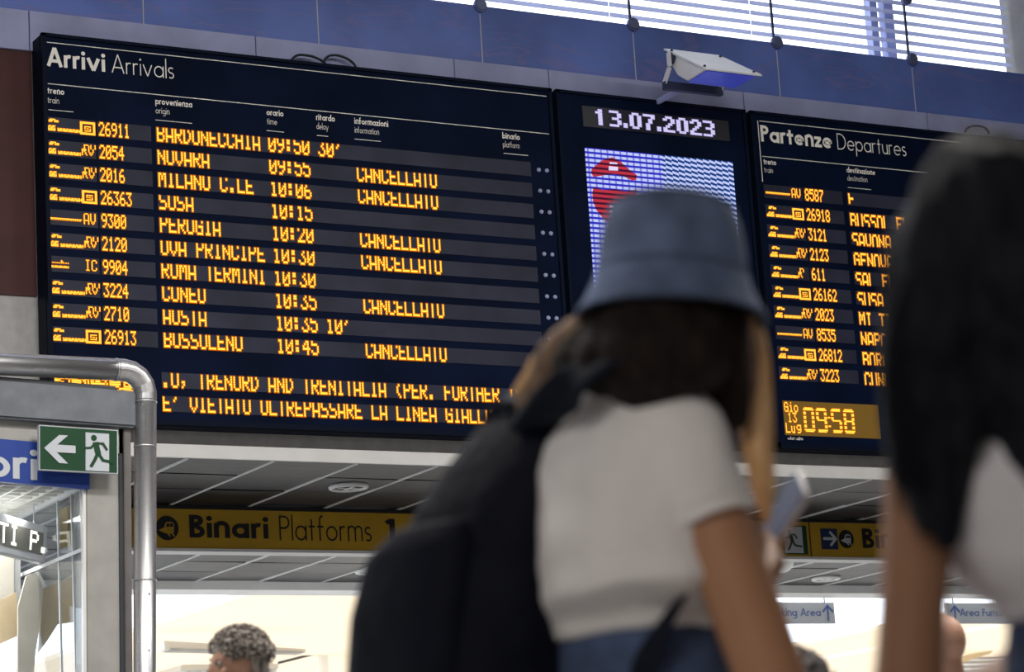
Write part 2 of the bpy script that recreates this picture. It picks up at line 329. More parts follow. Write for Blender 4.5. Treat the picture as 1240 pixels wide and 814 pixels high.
# ---------------------------------------------------------------- lower ceiling beyond the wall
ZC = 3.025; cl = struct(empty('ceiling', (11, 19, ZC)))
box('soffit', -9, 30, 16.3, 21.72, ZC+.06, ZC+.2, M['gap'], cl)
tw, th = .607, .575; tm = []
for m in tile_mats:
    bm = bx(bmesh.new(), -tw/2+.010, tw/2-.010, -th/2+.009, th/2-.009, 0, .03); me = bpy.data.meshes.new('tile'); bm.to_mesh(me); bm.free(); me.materials.append(m); tm.append(me)
    bm = None
ring_at = {}
for i in range(-3, 19):
    for j in range(10):
        t = link('tile', tm[random.choice((0, 0, 1, 1, 2, 3, 3)) if j > 1 else random.choice((0, 0, 1, 3))], cl)
        t.location = (7.933+.607*i+.3035, 16.0+th*(j+.5), ZC+random.uniform(0, .006))
        t.rotation_euler = (random.uniform(-.006, .006), random.uniform(-.006, .006), 0)
for i in range(-4, 19):
    box('grid_rail', 7.933+.607*i-.007, 7.933+.607*i+.007, 16.01, 21.74, ZC-.006, ZC+.01, M['rail'], cl)
box('beam', -9, 30, 21.74, 22.1, 2.952, 4.2, M['white'], cl); box('outer_soffit', -9, 30, 22.1, 22.8, 3.30, 3.5, M['white'], cl)
def torus(bm, c, R, r, n=32, m=8):
    g = [[bm.verts.new((c[0]+(R+r*math.cos(2*math.pi*j/m))*math.cos(2*math.pi*i/n), c[1]+(R+r*math.cos(2*math.pi*j/m))*math.sin(2*math.pi*i/n), c[2]+r*math.sin(2*math.pi*j/m))) for j in range(m)] for i in range(n)]
    for i in range(n):
        for j in range(m): bm.faces.new((g[i][j], g[(i+1) % n][j], g[(i+1) % n][(j+1) % m], g[i][(j+1) % m]))
def downlight(p, lab):
    e = empty('downlight', (p.x, p.y, ZC), lab, 'ceiling light', 'round downlights in the dark tiled ceiling')
    bm = bmesh.new(); torus(bm, (p.x, p.y, ZC-.008), .125, .018); obj('rim', bm, M['white'], e, True)
    bm = bmesh.new(); bmesh.ops.create_cone(bm, cap_ends=True, segments=24, radius1=.11, radius2=.11, depth=.012, matrix=Matrix.Translation((p.x, p.y, ZC-.004))); obj('reflector', bm, M['kdark'], e)
    bm = bmesh.new(); bx(bm, p.x-.085, p.x+.085, p.y-.012, p.y+.012, ZC-.02, ZC-.011); bx(bm, p.x-.012, p.x+.012, p.y-.085, p.y+.085, ZC-.021, ZC-.012); obj('lamp_holder', bm, M['steel'], e)
downlight(atZ(422, 588.5, ZC), 'round white-rimmed downlight in the dark ceiling above the Platforms sign')
downlight(atZ(449, 691, ZC), 'small round downlight in ceiling tiles just below the Platforms sign')
downlight(atZ(1000, 700, ZC), 'round downlight in ceiling tiles below the right-hand yellow sign')
p = atZ(946, 678, ZC)
e = empty('smoke_detector', (p.x, p.y, ZC), 'white dome detector on ceiling under the right-hand yellow sign', 'detector')
bm = bmesh.new(); ell(bm, (p.x, p.y, ZC-.03), (.11, 0, 0), (0, .11, 0), (0, 0, .09)); obj('dome', bm, M['white'], e, True)
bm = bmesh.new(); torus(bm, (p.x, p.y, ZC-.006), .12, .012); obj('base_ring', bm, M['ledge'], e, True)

# ================================================================ THE BOARDS
def rules(bm, segs, y):
    for x0, x1, z0, z1 in segs: bx(bm, x0, x1, y-.002, y, z0, z1)
def board(name, x0, x1, label, cat):
    e = empty(name, ((x0+x1)/2, 16.1, 3.236), label, cat)
    bm = bx(bmesh.new(), x0, x1, 16.02, 16.19, 3.238, 5.809); bmesh.ops.bevel(bm, geom=bm.edges[:], offset=.012, segments=2, affect='EDGES'); obj('cabinet', bm, M['frame'], e)
    box('front_glass', x0+.02, x1-.02, 16.0, 16.03, 3.262, 5.788, M['board'], e)
    bm = bmesh.new()
    for a, b, c, d in ((x0+.001, x0+.028, 3.24, 5.807), (x1-.028, x1-.001, 3.24, 5.807)): bx(bm, a, b, 15.985, 16.02, c, d)
    bx(bm, x0, x1, 15.985, 16.02, 3.240, 3.275); bx(bm, x0, x1, 15.985, 16.02, 5.785, 5.807); obj('frame', bm, M['frame'], e)
    return e
ZR = [5.236-.1545*k for k in range(10)]; HS = .100; YF = 15.996; YD = 15.9935
def strips(e, segs, zs=ZR, h=HS):
    for a, b in segs:
        for z in zs: box('display_strip', a, b, YF, 16.004, z-h, z+.004, M['strip'], e)
PX, PZ = .01042, .0137
def led_line(e, s, x, ztop, skip=(0,), px=PX, pz=None, name='led_text', m=None, sp=6):
    if pz is None: pz = .0158; ztop += pz if 0 in skip else 0
    bm = bmesh.new(); led_dots(bm, text_dots(s, skip, sp), x, ztop, px, pz, YD); return tag(obj(name, bm, m or [M['led'], M['halo']], e), kind='stuff')
def icon_dots(kind):
    D = set()
    if kind in ('rv', 'box', 'sh'):
        for c in range(4, 9): D.add((c, 1))
        for c in range(3, 7): D.add((c, 2))
        for c in range(8, 12): D.add((c, 2)); D.add((c, 3))
        for c, r in ((3, 3), (4, 3), (5, 3)): D.add((c, r))
        for r in range(7, 12):
            for c in range(max(0, 3-(r-7)), 9):
                if (c+r) % 4 or r in (10, 11): D.add((c-0, r))
        for c in range(11, 32):
            if c % 3: D.add((c, 9))
            D.add((c, 10)); 
            if c % 5: D.add((c, 11))
    if kind == 'line':
        for c in range(1, 31): D.add((c, 7)); (c % 2) and D.add((c, 8))
    if kind == 'ic':
        for c in range(0, 18):
            if c % 2: D.add((c, 5))
            if c % 4: D.add((c, 8))
            D.add((c, 9))
        D |= {(11, 3), (11, 4), (12, 4)}
    tx = {'rv': 'RV', 'line': 'AV', 'ic': 'IC', 'sh': 'R'}.get(kind)
    if tx:
        slant = kind in ('rv', 'sh')
        for c, r in text_dots(tx, (), 6): D.add((33+c+(2 if slant and r < 3 else 0), r*3//2+1)); D.add((33+c+(2 if slant and r < 3 else 0), (r*3+1)//2+1))
    if kind == 'box':
        for r in range(1, 13):
            for c in range(32, 46):
                if c in (32, 33, 44, 45) or r in (1, 2, 11, 12): D.add((c, r))
        for c in range(36, 42): D |= {(c, 5), (c, 9)}
        D |= {(36, 6), (36, 7), (41, 7), (41, 8), (38, 7), (39, 7)}
    return D
def icon(e, kind, x, ztop):
    bm = bmesh.new(); led_dots(bm, icon_dots(kind), x, ztop, .00735, .0073, YD, .9, .8); tag(obj('train_pictogram', bm, [M['led'], M['halo']], e), kind='stuff')
def heading(e, bold, light, x, zb, wb_, wl, gap):
    bm = bmesh.new(); print_text(bm, bold, x, zb, .128, wb_, .18, y=YF+.002); tag(obj('heading_bold', bm, M['ink'], e), kind='stuff')
    bm = bmesh.new(); print_text(bm, light, x+wb_+gap, zb, .128, wl, .065, y=YF+.002); tag(obj('heading_light', bm, M['ink'], e), kind='stuff')
def label2(e, bold, light, x, z, wb_, wl):
    bm = bmesh.new(); print_text(bm, bold, x, z, .044, wb_, .17, y=YF+.002); print_text(bm, light, x, z-.064, .044, wl, .085, y=YF+.002); tag(obj('column_label', bm, M['ink'], e), kind='stuff')
ab = board('arrivals_board', 5.792, 9.625, 'long dark blue arrivals board headed Arrivi Arrivals, with amber LED rows of trains', 'departure board')
bm = bmesh.new(); rules(bm, [(5.83, 9.585, 5.744, 5.749), (5.83, 9.585, 5.462, 5.467), (5.792+.008, 5.792+.014, 5.30, 5.74), (5.83, 6.0, 5.286, 5.290), (6.57, 6.83, 5.286, 5.290), (7.37, 7.5, 5.286, 5.290), (7.745, 7.83, 5.286, 5.290), (8.03, 8.23, 5.286, 5.290), (9.2, 9.4, 5.286, 5.290)], YF+.003); tag(obj('rule_line', bm, M['ink'], ab), kind='stuff')
heading(ab, 'Arrivi', 'Arrivals', 5.828, 5.585, .40, .44, .045)
for a, b, x, l1, l2 in (('treno', 'train', 5.826, .115, .078), ('provenienza', 'origin', 6.573, .262, .098), ('orario', 'time', 7.376, .125, .075), ('ritardo', 'delay', 7.745, .142, .09),
                        ('informazioni', 'information', 8.035, .26, .185), ('binario', 'platform', 9.20, .142, .135)): label2(ab, a, b, x, 5.398, l1, l2)
strips(ab, [(5.803, 6.148), (6.160, 6.535), (6.566, 9.416)])
rows = [('box', '26911', 'BARDONECCHIA', '09:50', "30'", 0), ('rv', '2054', 'NOVARA', '09:55', '', 1), ('rv', '2016', 'MILANO C.LE', '10:06', '', 1), ('box', '26363', 'SUSA', '10:15', '', 0),
        ('line', '9300', 'PERUGIA', '10:20', '', 1), ('rv', '2120', 'OVA PRINCIPE', '10:30', '', 1), ('ic', '9904', 'ROMA TERMINI', '10:30', '', 0), ('rv', '3224', 'CUNEO', '10:35', '', 1),
        ('rv', '2710', 'AOSTA', '10:35', "10'", 0), ('box', '26913', 'BUSSOLENO', '10:45', '', 1)]
for k, (ic, n, o_, t_, d_, c_) in enumerate(rows):
    z = ZR[k]-.001
    icon(ab, ic, 5.806, z); led_line(ab, n, 6.170, z+.000, (), .0073, .0132)
    led_line(ab, o_, 6.575, z); led_line(ab, t_, 7.378, z)
    if d_: led_line(ab, d_, 7.748, z)
    if c_: led_line(ab, 'CANCELLATO', 8.033, z)
    for q, xx in enumerate((9.482, 9.548)):
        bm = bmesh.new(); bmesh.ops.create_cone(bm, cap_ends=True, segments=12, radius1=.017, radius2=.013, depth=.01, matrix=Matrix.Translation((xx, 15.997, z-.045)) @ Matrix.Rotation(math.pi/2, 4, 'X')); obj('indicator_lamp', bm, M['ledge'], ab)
strips(ab, [(6.55, 9.40)], (3.580, 3.424), .098)
led_line(ab, '.O, TRENORD AND TRENITALIA (PER. FURTHER INFORM', 6.553, 3.578); led_line(ab, "E' VIETATO OLTREPASSARE LA LINEA GIALLA", 6.553, 3.422)
box('display_strip', 5.803, 6.44, YF, 16.004, 3.325, 3.585, M['strip'], ab)
bm = bmesh.new(); random.seed(3)
led_dots(bm, [(c, r) for r in range(18) for c in range(58) if random.random() < .5+.35*((c//6+r//4) % 2)], 5.81, 3.578, .0106, .0137, YD, .95); tag(obj('led_text', bm, [M['led'], M['halo']], ab), kind='stuff')
# ---- middle screen
sb = board('screen_board', 9.66, 11.305, 'dark middle board with white LED date 13.07.2023 over a blue striped video screen', 'screen')
box('date_window', 9.878, 11.147, YF, 16.004, 5.55, 5.706, M['wbox'], sb)
DG = {'0': '.##.#..##..##..##..##..#.##.', '1': '.#..##...#...#...#...#...#..', '3': '###....#...#.##....#...####.', '7': '####...#..#...#..#...#...#..', '2': '.##.#..#...#..#..#..#...####', '.': '.....................#...#..'}
dots = []; cx = 0
for ch in '13.07.2023':
    g = DG[ch]; ox = -1 if ch == '.' else 0
    for r in range(7):
        for c in range(4):
            if g[r*4+c] == '#': dots += [(cx+(c+ox)*2+a, r*2+b) for a in (0, 1, 2) for b in (0, 1)]
    cx += 5 if ch == '.' else 10.6
bm = bmesh.new(); led_dots(bm, [d for d in set(dots)], 9.985, 5.690, .01105, .0086, YD, 1.12, .78); tag(obj('led_text', bm, [M['wled'], glow('white_halo', (.25, .22, .5), .5)], sb), kind='stuff')  # second material paints the bloom around the date dots
def screen_mat(name, red):
    m = bpy.data.materials.new(name); m.use_nodes = True; nt = m.node_tree; nt.nodes.remove(nt.nodes['Principled BSDF']); N = nt.nodes.new; L = nt.links.new
    tc = N('ShaderNodeTexCoord'); sp = N('ShaderNodeSeparateXYZ'); L(tc.outputs['Object'], sp.inputs[0])
    def mth(op, a, b=None):
        n = N('ShaderNodeMath'); n.operation = op
        for i, v in enumerate((a, b)):
            if v is None: continue
            if isinstance(v, (int, float)): n.inputs[i].default_value = v
            else: L(v, n.inputs[i])
        return n.outputs[0]
    z = mth('DIVIDE', sp.outputs['Z'], .0375); x = mth('DIVIDE', sp.outputs['X'], .055)
    row = mth('LESS_THAN', mth('FRACT', z), .55)
    right = mth('GREATER_THAN', sp.outputs['X'], 10.53)
    dot = mth('LESS_THAN', mth('ABSOLUTE', mth('SUBTRACT', mth('FRACT', x), .5)), .36)
    slope = mth('LESS_THAN', mth('FRACT', mth('ADD', z, mth('MULTIPLY', mth('SUBTRACT', mth('FRACT', x), .5), .4))), .5)
    lit = mth('ADD', mth('MULTIPLY', right, slope), mth('MULTIPLY', mth('SUBTRACT', 1, right), mth('MULTIPLY', row, mth('ADD', .35, mth('MULTIPLY', dot, .65)))))
    mx = N('ShaderNodeMix'); mx.data_type = 'RGBA'; L(lit if not red else row, mx.inputs['Factor'])
    mx2 = N('ShaderNodeMix'); mx2.data_type = 'RGBA'; L(right, mx2.inputs['Factor']); mx2.inputs['A'].default_value = (.03, .03, .52, 1); mx2.inputs['B'].default_value = (.01, .045, .22, 1)
    if red: mx.inputs['A'].default_value = (.06, .008, .03, 1); mx.inputs['B'].default_value = (.52, .035, .06, 1)
    else: L(mx2.outputs['Result'], mx.inputs['A']); mx.inputs['B'].default_value = (.55, .62, .98, 1)
    e_ = N('ShaderNodeEmission'); L(mx.outputs['Result'], e_.inputs[0]); e_.inputs[1].default_value = 1.0; L(e_.outputs[0], nt.nodes['Material Output'].inputs[0]); return m
box('video_screen', 9.878, 11.155, YF-.001, 16.004, 4.30, 5.39, screen_mat('screen_blue', False), sb)
def poly_px(pts, y): return [tuple(Vector((p.x, y, p.z))) for p in (atY(a, b, 16.0) for a, b in pts)]
bm = bmesh.new()
zz = lambda L_: [(690+a/5.636, 170+b/5.636) for a, b in L_]
red1 = zz([(285, 118), (335, 140), (400, 200), (455, 240), (450, 272), (420, 275), (370, 250), (300, 232), (230, 240), (160, 252), (142, 225), (145, 200), (200, 150), (240, 128)])
red2 = zz([(160, 318), (220, 340), (300, 335), (380, 350), (450, 338), (465, 400), (455, 470), (420, 540), (360, 600), (290, 590), (230, 540), (180, 480), (155, 420), (150, 360)])
for r_ in (red1, red2):
    bm.faces.new([bm.verts.new(v) for v in poly_px(r_, 15.9935)])
bmesh.ops.triangulate(bm, faces=bm.faces[:]); tag(obj('screen_emblem', bm, screen_mat('screen_red', True), sb), kind='stuff')
bm = bmesh.new()
for a, b, c, d in ((262, 178, 325, 206), (268, 150, 320, 162), (270, 445, 320, 460), (330, 452, 375, 464), (272, 478, 335, 494), (278, 510, 300, 526)):
    bm.faces.new([bm.verts.new(v) for v in poly_px(zz([(a, b), (c, b+(c-a)*.09), (c, d+(c-a)*.05), (a, d)]), 15.992)])
tag(obj('screen_caption', bm, M['wled'], sb), kind='stuff')
# ---- departures
db = board('departures_board', 11.345, 15.18, 'dark departures board headed Partenze Departures, with amber clock reading 09:58', 'departure board')
bm = bmesh.new(); rules(bm, [(11.43, 15.13, 5.732, 5.737), (11.43, 15.13, 5.456, 5.461), (11.412, 11.418, 5.26, 5.735), (12.2, 12.42, 5.276, 5.280)], YF+.003); tag(obj('rule_line', bm, M['ink'], db), kind='stuff')
heading(db, 'Partenze', 'Departures', 11.433, 5.575, .655, .655, .05)
for a, b, x, l1, l2 in (('treno', 'train', 11.437, .115, .078), ('destinazione', 'destination', 12.203, .272, .19), ('orario', 'time', 12.98, .125, .075)): label2(db, a, b, x, 5.398, l1, l2)
strips(db, [(11.420, 11.768), (11.780, 12.140), (12.185, 15.05)])
rows = [('line', '8587', 'F'), ('box', '26918', 'BUSSOL ENO'), ('rv', '3121', 'SAVONA'), ('rv', '2123', 'GENOVA'), ('sh', '611', 'SAL ERNO'), ('box', '26162', 'SUSA'), ('rv', '2023', 'MI TINO'),
        ('line', '8535', 'NAPOLI'), ('box', '26812', 'BORGO'), ('rv', '3223', 'CUNEO')]
for k, (ic, n, d_) in enumerate(rows):
    z = ZR[k]-.001; icon(db, ic, 11.425, z); led_line(db, n, 11.79, z+.000, (), .0073, .0132); led_line(db, d_, 12.195, z-.006, (6,) if k else (0, 6))
box('clock_window', 11.43, 12.30, YF, 16.004, 3.335, 3.592, mat('clock_window', (.10, .055, .012), .4, emit=(.10, .055, .008), es=1), db)
led_line(db, 'Gio', 11.437, 3.582, (), .0072, .0105); led_line(db, '13', 11.462, 3.505, (), .0072, .0105); led_line(db, 'Lug', 11.437, 3.425, (), .0080, .0105)
SEG = {'0': 'abcdef', '9': 'abcdfg', '5': 'acdfg', '8': 'abcdefg'}
dots = set()
for i, ch in enumerate('09:58'):
    ox = [0, 11, 21, 24, 35][i]
    if ch == ':': dots |= {(ox+a, r) for a in (0, 1) for r in (5, 6, 11, 12)}; continue
    for s_ in SEG[ch]:
        dots |= {'a': {(ox+c, r) for c in range(1, 8) for r in (0, 1)}, 'g': {(ox+c, r) for c in range(1, 8) for r in (8,)}, 'd': {(ox+c, r) for c in range(1, 8) for r in (16, 15)},
                 'b': {(ox+c, r) for c in (7, 8) for r in range(1, 8)}, 'c': {(ox+c, r) for c in (7, 8) for r in range(9, 16)}, 'f': {(ox+c, r) for c in (0, 1) for r in range(1, 8)}, 'e': {(ox+c, r) for c in (0, 1) for r in range(9, 16)}}[s_]
bm = bmesh.new(); led_dots(bm, [d for d in dots if not (d[1] % 3 == 2 and d[1] != 8)], 11.605, 3.548, .0104, .0108, YD, 1.1, .8); tag(obj('clock_digits', bm, [M['led'], M['halo']], db), kind='stuff')
bm = bmesh.new(); print_text(bm, 'solari udine', 11.437, 3.298, .024, .14, .14, y=15.983); tag(obj('maker_mark', bm, M['ink'], db), kind='stuff')
# ================================================================ FLOODLIGHT, CABLES
X0 = 10.386; X1 = X0+.425
def fpt(px, py): v = atX(px, py, X0); return v
A = fpt(808, 62); D_ = fpt(855, 84); F_ = fpt(832, 98); G_ = fpt(820, 91); H_ = fpt(823, 73)
fl = empty('floodlight', ((X0+X1)/2, A.y, F_.z), 'white wedge-shaped floodlight with blue glass face, bracketed above the date screen', 'floodlight')
print('flood', A, D_, F_, G_)
dx = Vector((X1-X0, 0, 0))
B0 = Vector((X0, A.y-.0, A.z-.06))
bm = slab(bmesh.new(), [A, D_, F_, G_, B0], dx); bmesh.ops.bevel(bm, geom=bm.edges[:], offset=.006, segments=1, affect='EDGES'); obj('housing', bm, M['white'], fl)
up = (D_-A).cross(dx).normalized(); up = up if up.z > 0 else -up
e1 = (D_-A).normalized()
q = [A-e1*.02-Vector((.02, 0, 0))+up*.002, D_+e1*.03-Vector((.02, 0, 0))+up*.002, D_+e1*.03-Vector((.02, 0, 0))+up*.014, A-e1*.02-Vector((.02, 0, 0))+up*.014]
obj('lid', slab(bmesh.new(), q, dx+Vector((.05, 0, 0))), M['white'], fl)
n_ = (F_-D_).cross(dx).normalized(); n_ = n_ if n_.y < 0 else -n_
q = [D_+n_*.008+Vector((.01, 0, 0)), F_+n_*.008+Vector((.01, 0, 0)), F_+n_*.013+Vector((.01, 0, 0)), D_+n_*.013+Vector((.01, 0, 0))]
obj('blue_glass', slab(bmesh.new(), q, dx-Vector((.02, 0, 0))), mat('blue_film_glass', (.07, .09, .62), .25, spec=.6, emit=(.05, .07, .45), es=.35), fl)
for xx in (X0-.03, X1+.025):
    for t_ in (.1, .95):
        p = A.lerp(D_, t_)+up*.018; bm = bmesh.new(); bmesh.ops.create_icosphere(bm, subdivisions=1, radius=.012, matrix=Matrix.Translation((xx+.03 if xx < X0 else xx-.03, p.y, p.z))); obj('hinge_screw', bm, M['darkrod'], fl)
def strap_path(bm, pts, w_, t_):
    for a, b in zip(pts, pts[1:]):
        a, b = Vector(a), Vector(b); d = (b-a).normalized(); n = Vector((1, 0, 0)); s_ = d.cross(n).normalized()
        slab(bm, [a-s_*w_/2-n*t_, a+s_*w_/2-n*t_, b+s_*w_/2-n*t_, b-s_*w_/2-n*t_], n*2*t_)
pv = (A+D_+F_)/3; zb = 5.80
for xx in (X0-.03, X1+.03):
    bm = bmesh.new(); strap_path(bm, [(xx, A.y-.06, A.z-.03), (xx, A.y-.06, A.z-.14), (xx, A.y+.03, zb-.0)], .05, .004); obj('bracket_arm', bm, M['white'], fl)
box('bracket_bar', X0-.036, X1+.036, A.y-.0, A.y+.045, zb-.04, zb+.02, M['darkrod'], fl)
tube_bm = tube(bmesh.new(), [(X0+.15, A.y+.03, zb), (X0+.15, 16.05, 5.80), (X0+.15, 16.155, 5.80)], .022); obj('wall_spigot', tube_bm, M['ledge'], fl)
bm = bmesh.new(); bmesh.ops.create_cone(bm, cap_ends=True, segments=18, radius1=.045, radius2=.045, depth=.02, matrix=Matrix.Translation((X0-.012, A.y-.06, A.z-.075)) @ Matrix.Rotation(math.pi/2, 4, 'Y')); obj('pivot_knob', bm, M['darkrod'], fl)
def cable(px, lab, r=.009):
    pts = [atY(a, b, 16.1) for a, b in px]; bm = tube(bmesh.new(), spline([tuple(p) for p in pts], 6), r, 8)
    tag(obj('cable', bm, M['cable'], None, True), lab, 'cable')
cable([(352, 74), (358, 68), (366, 66.5), (380, 69), (392, 75), (395, 80)], 'thin dark cable looping over the arrivals board top, left of its twin')
cable([(392, 74), (398, 68), (408, 67), (420, 71), (429, 78), (431, 84)], 'dark cable loop on top of arrivals board, the right one of two')
cable([(1169, 160), (1172, 155), (1182, 152.5), (1193, 155), (1198, 162)], 'dark cable arching over the departures board top edge at right')
# ================================================================ YELLOW HANGING SIGNS
def sign_text(name, s, x, z, cap_, wd, wt, mat_, e, y): bm = bmesh.new(); print_text(bm, s, x, z, cap_, wd, wt, y=y); tag(obj(name, bm, mat_, e), kind='stuff')
def train_badge(e, cx, cz, r, y, face, ink):
    bm = bmesh.new(); bmesh.ops.create_circle(bm, cap_ends=True, segments=32, radius=r, matrix=Matrix.Translation((cx, y, cz)) @ Matrix.Rotation(math.pi/2, 4, 'X')); obj('badge_disc', bm, face, e)
    P = lambda pts, dy: [bm.verts.new((cx+a*r, y-dy, cz+b*r)) for a, b in pts]
    bm = bmesh.new()
    bm.faces.new(P([(-.75, -.18), (-.2, -.42), (.45, -.46), (.6, -.25), (.58, .38), (.45, .5), (.0, .52), (-.18, .36), (-.25, .05)], .001))
    for s_ in (-.05, .32): bm.faces.new(P([(s_, -.42), (s_+.18, -.42), (s_+.36, -.68), (s_+.24, -.68)], .001))
    bmesh.ops.triangulate(bm, faces=bm.faces[:]); obj('train_symbol', bm, ink, e)
    bm = bmesh.new(); bm.faces.new(P([(-.10, .10), (.20, .10), (.20, .40), (-.02, .40)], .002)); bm.faces.new(P([(.24, .10), (.52, .10), (.50, .40), (.24, .40)], .002))
    bm.faces.new(P([(.1, -.2), (.2, -.2), (.2, -.12), (.1, -.12)], .002)); bm.faces.new(P([(.42, -.2), (.52, -.2), (.52, -.12), (.42, -.12)], .002)); tag(obj('train_window', bm, face, e), kind='stuff')
def yellow_sign(x0, x1, lab, cat='sign'):
    e = empty('platform_sign', ((x0+x1)/2, 17.85, 2.7), lab, cat)
    box('sign_face', x0, x1, 17.8, 17.95, 2.712, 2.995, M['yellow'], e)
    box('top_rail', x0-.01, x1+.01, 17.785, 17.965, 2.995, 3.02, M['black'], e)
    box('light_strip', x0-.01, x1+.01, 17.79, 17.96, 2.690, 2.711, M['white'], e)
    for xx in (x0+.4, x1-.4): box('hanger', xx-.02, xx+.02, 17.85, 17.9, 3.015, 3.06, M['kdark'], e)
    return e
ys = yellow_sign(6.55, 9.95, 'long yellow hanging sign reading Binari Platforms under the arrivals board')
train_badge(ys, 7.292, 2.855, .088, 17.797, M['black'], M['yellow'])
sign_text('sign_text_bold', 'Binari', 7.462, 2.790, .163, .615, .19, M['black'], ys, 17.797)
sign_text('sign_text_light', 'Platforms', 8.165, 2.780, .180, .745, .075, M['black'], ys, 17.797)
sign_text('sign_number', '1', 9.03, 2.790, .163, .09, .20, M['black'], ys, 17.797)
y2 = yellow_sign(11.9, 15.2, 'yellow hanging sign with white arrow square, between the two women')
def exit_man(bm, T):
    """running figure, arrow and door as polygons in a 2 x 1 field; T maps (u, v) to points"""
    P = lambda pts: bm.faces.new([bm.verts.new(T(a, b)) for a, b in pts])
    return P
_lc = [0]
def limb(bm, T, pts, w_):
    for a, b in zip(pts, pts[1:]):
        dx_, dy_ = b[0]-a[0], b[1]-a[1]; l = math.hypot(dx_, dy_); nx, ny = -dy_/l*w_/2, dx_/l*w_/2; ex, ey = dx_/l*w_*.3, dy_/l*w_*.3
        _lc[0] = (_lc[0]+1) % 8
        bm.faces.new([bm.verts.new(Vector(T(*q))-Vector((0, .00035*_lc[0], 0))) for q in ((a[0]+nx-ex, a[1]+ny-ey), (a[0]-nx-ex, a[1]-ny-ey), (b[0]-nx+ex, b[1]-ny+ey), (b[0]+nx+ex, b[1]+ny+ey))])
def man(bm, T, ox):
    bm.faces.new([bm.verts.new(T(ox+.18+.065*math.cos(a*math.pi/8), .82+.075*math.sin(a*math.pi/8))) for a in range(16)])
    limb(bm, T, [(ox+.22, .68), (ox+.27, .45)], .13)
    limb(bm, T, [(ox+.20, .68), (ox+.11, .57), (ox+.0, .56)], .05)
    limb(bm, T, [(ox+.22, .69), (ox+.38, .69), (ox+.46, .55)], .055)
    limb(bm, T, [(ox+.27, .45), (ox+.20, .28), (ox+.12, .12)], .075)
    limb(bm, T, [(ox+.28, .44), (ox+.38, .28), (ox+.60, .24)], .07)
for nm, L_, m_ in (('arrow_square', None, None),):
    T2 = lambda x, z, y=17.796: (x, y, z)
    box('arrow_square', 12.985, 13.150, 17.796, 17.80, 2.775, 2.945, M['navy'], y2)
    bm = bmesh.new(); limb(bm, lambda a, b: (a, 17.793, b), [(13.01, 2.862), (13.125, 2.862)], .022); limb(bm, lambda a, b: (a, 17.792, b), [(13.075, 2.915), (13.128, 2.862), (13.075, 2.809)], .022); obj('arrow', bm, M['signwhite'], y2)
train_badge(y2, 13.238, 2.862, .076, 17.797, M['black'], M['signwhite'])
sign_text('sign_text_bold', 'Binari', 13.40, 2.790, .163, .615, .19, M['black'], y2, 17.797)
box('exit_pictogram', 12.60, 12.845, 17.796, 17.80, 2.73, 2.965, M['green'], y2)
TM = lambda a, b: (12.62+a*.30, 17.793, 2.735+b*.22)
bm = bmesh.new(); bm.faces.new([bm.verts.new(v) for v in ((12.615, 17.7945, 2.74), (12.80, 17.7945, 2.74), (12.80, 17.7945, 2.955), (12.615, 17.7945, 2.955))]); obj('exit_door', bm, M['signwhite'], y2)
bm = bmesh.new(); man(bm, lambda a, b: (12.62+a*.27, 17.793, 2.742+b*.215), 0); obj('running_figure', bm, M['green'], y2)
box('panel_joint', 12.872, 12.88, 17.796, 17.80, 2.712, 2.995, M['black'], y2)
# white hanging smoking-area signs
def hang_sign(x0, x1, lab):
    e = empty('hanging_sign', ((x0+x1)/2, 22.5, 2.74), lab, 'sign')
    box('sign_face', x0, x1, 22.5, 22.54, 2.742, 2.960, M['hangsign'], e)
    for xx in (x0+(x1-x0)*.07, x1-(x1-x0)*.07, ): box('wire', xx-.006, xx+.006, 22.515, 22.525, 2.96, 3.30, M['kdark'], e)
    return e
h1 = hang_sign(15.0, 16.51, 'pale hanging sign reading Smoking Area with blue up arrow')
sign_text('sign_text', 'Smoking Area', 15.63, 2.82, .078, .70, .14, M['signblue'], h1, 22.497)
def up_arrow(e, cx, y): bm = bmesh.new(); limb(bm, lambda a, b: (a, y, b), [(cx, 2.775), (cx, 2.92)], .022); limb(bm, lambda a, b: (a, y-.001, b), [(cx-.06, 2.865), (cx, 2.925), (cx+.06, 2.865)], .022); obj('arrow', bm, M['signblue'], e)
up_arrow(h1, 16.42, 22.497)
h2 = hang_sign(17.955, 19.5, 'pale hanging sign reading Area Fumatori with blue up arrow, at right')
up_arrow(h2, 18.06, 22.497); sign_text('sign_text', 'Area Fumatori', 18.125, 2.82, .078, .74, .14, M['signblue'], h2, 22.497)
# ================================================================ THE KIOSK AT LEFT
KY = 14.0; LN = .024
def face(name, px, Y, depth, m, e, bev=0):
    bm = slab(bmesh.new(), [atY(a, b, Y) for a, b in px], (0, depth, 0))
    if bev: bmesh.ops.bevel(bm, geom=bm.edges[:], offset=bev, segments=2, affect='EDGES')
    return obj(name, bm, m, e)
def lean(name, x0, x1, z0, z1, y0, y1, m, e, bev=0):
    X = lambda x, z: x+LN*(z-2.42)
    bm = slab(bmesh.new(), [(X(x0, z1), y0, z1), (X(x1, z1), y0, z1), (X(x1, z0), y0, z0), (X(x0, z0), y0, z0)], (0, y1-y0, 0))
    if bev: bmesh.ops.bevel(bm, geom=bm.edges[:], offset=bev, segments=2, affect='EDGES')
    return obj(name, bm, m, e)
ks = empty('station_kiosk', (4.6, 14.8, FLOOR), 'grey and white glass-fronted shop kiosk with blue fascia reading bri, at left', 'kiosk')
q = [Vector((3.3, 13.93, 3.085)), Vector((5.555, 13.93, 3.006)), Vector((5.545, 13.93, 2.80)), Vector((3.3, 13.93, 2.872))]
bm = slab(bmesh.new(), q, (0, .30, 0)); bmesh.ops.bevel(bm, geom=bm.edges[:], offset=.012, segments=2, affect='EDGES'); obj('beam', bm, M['kgrey'], ks)
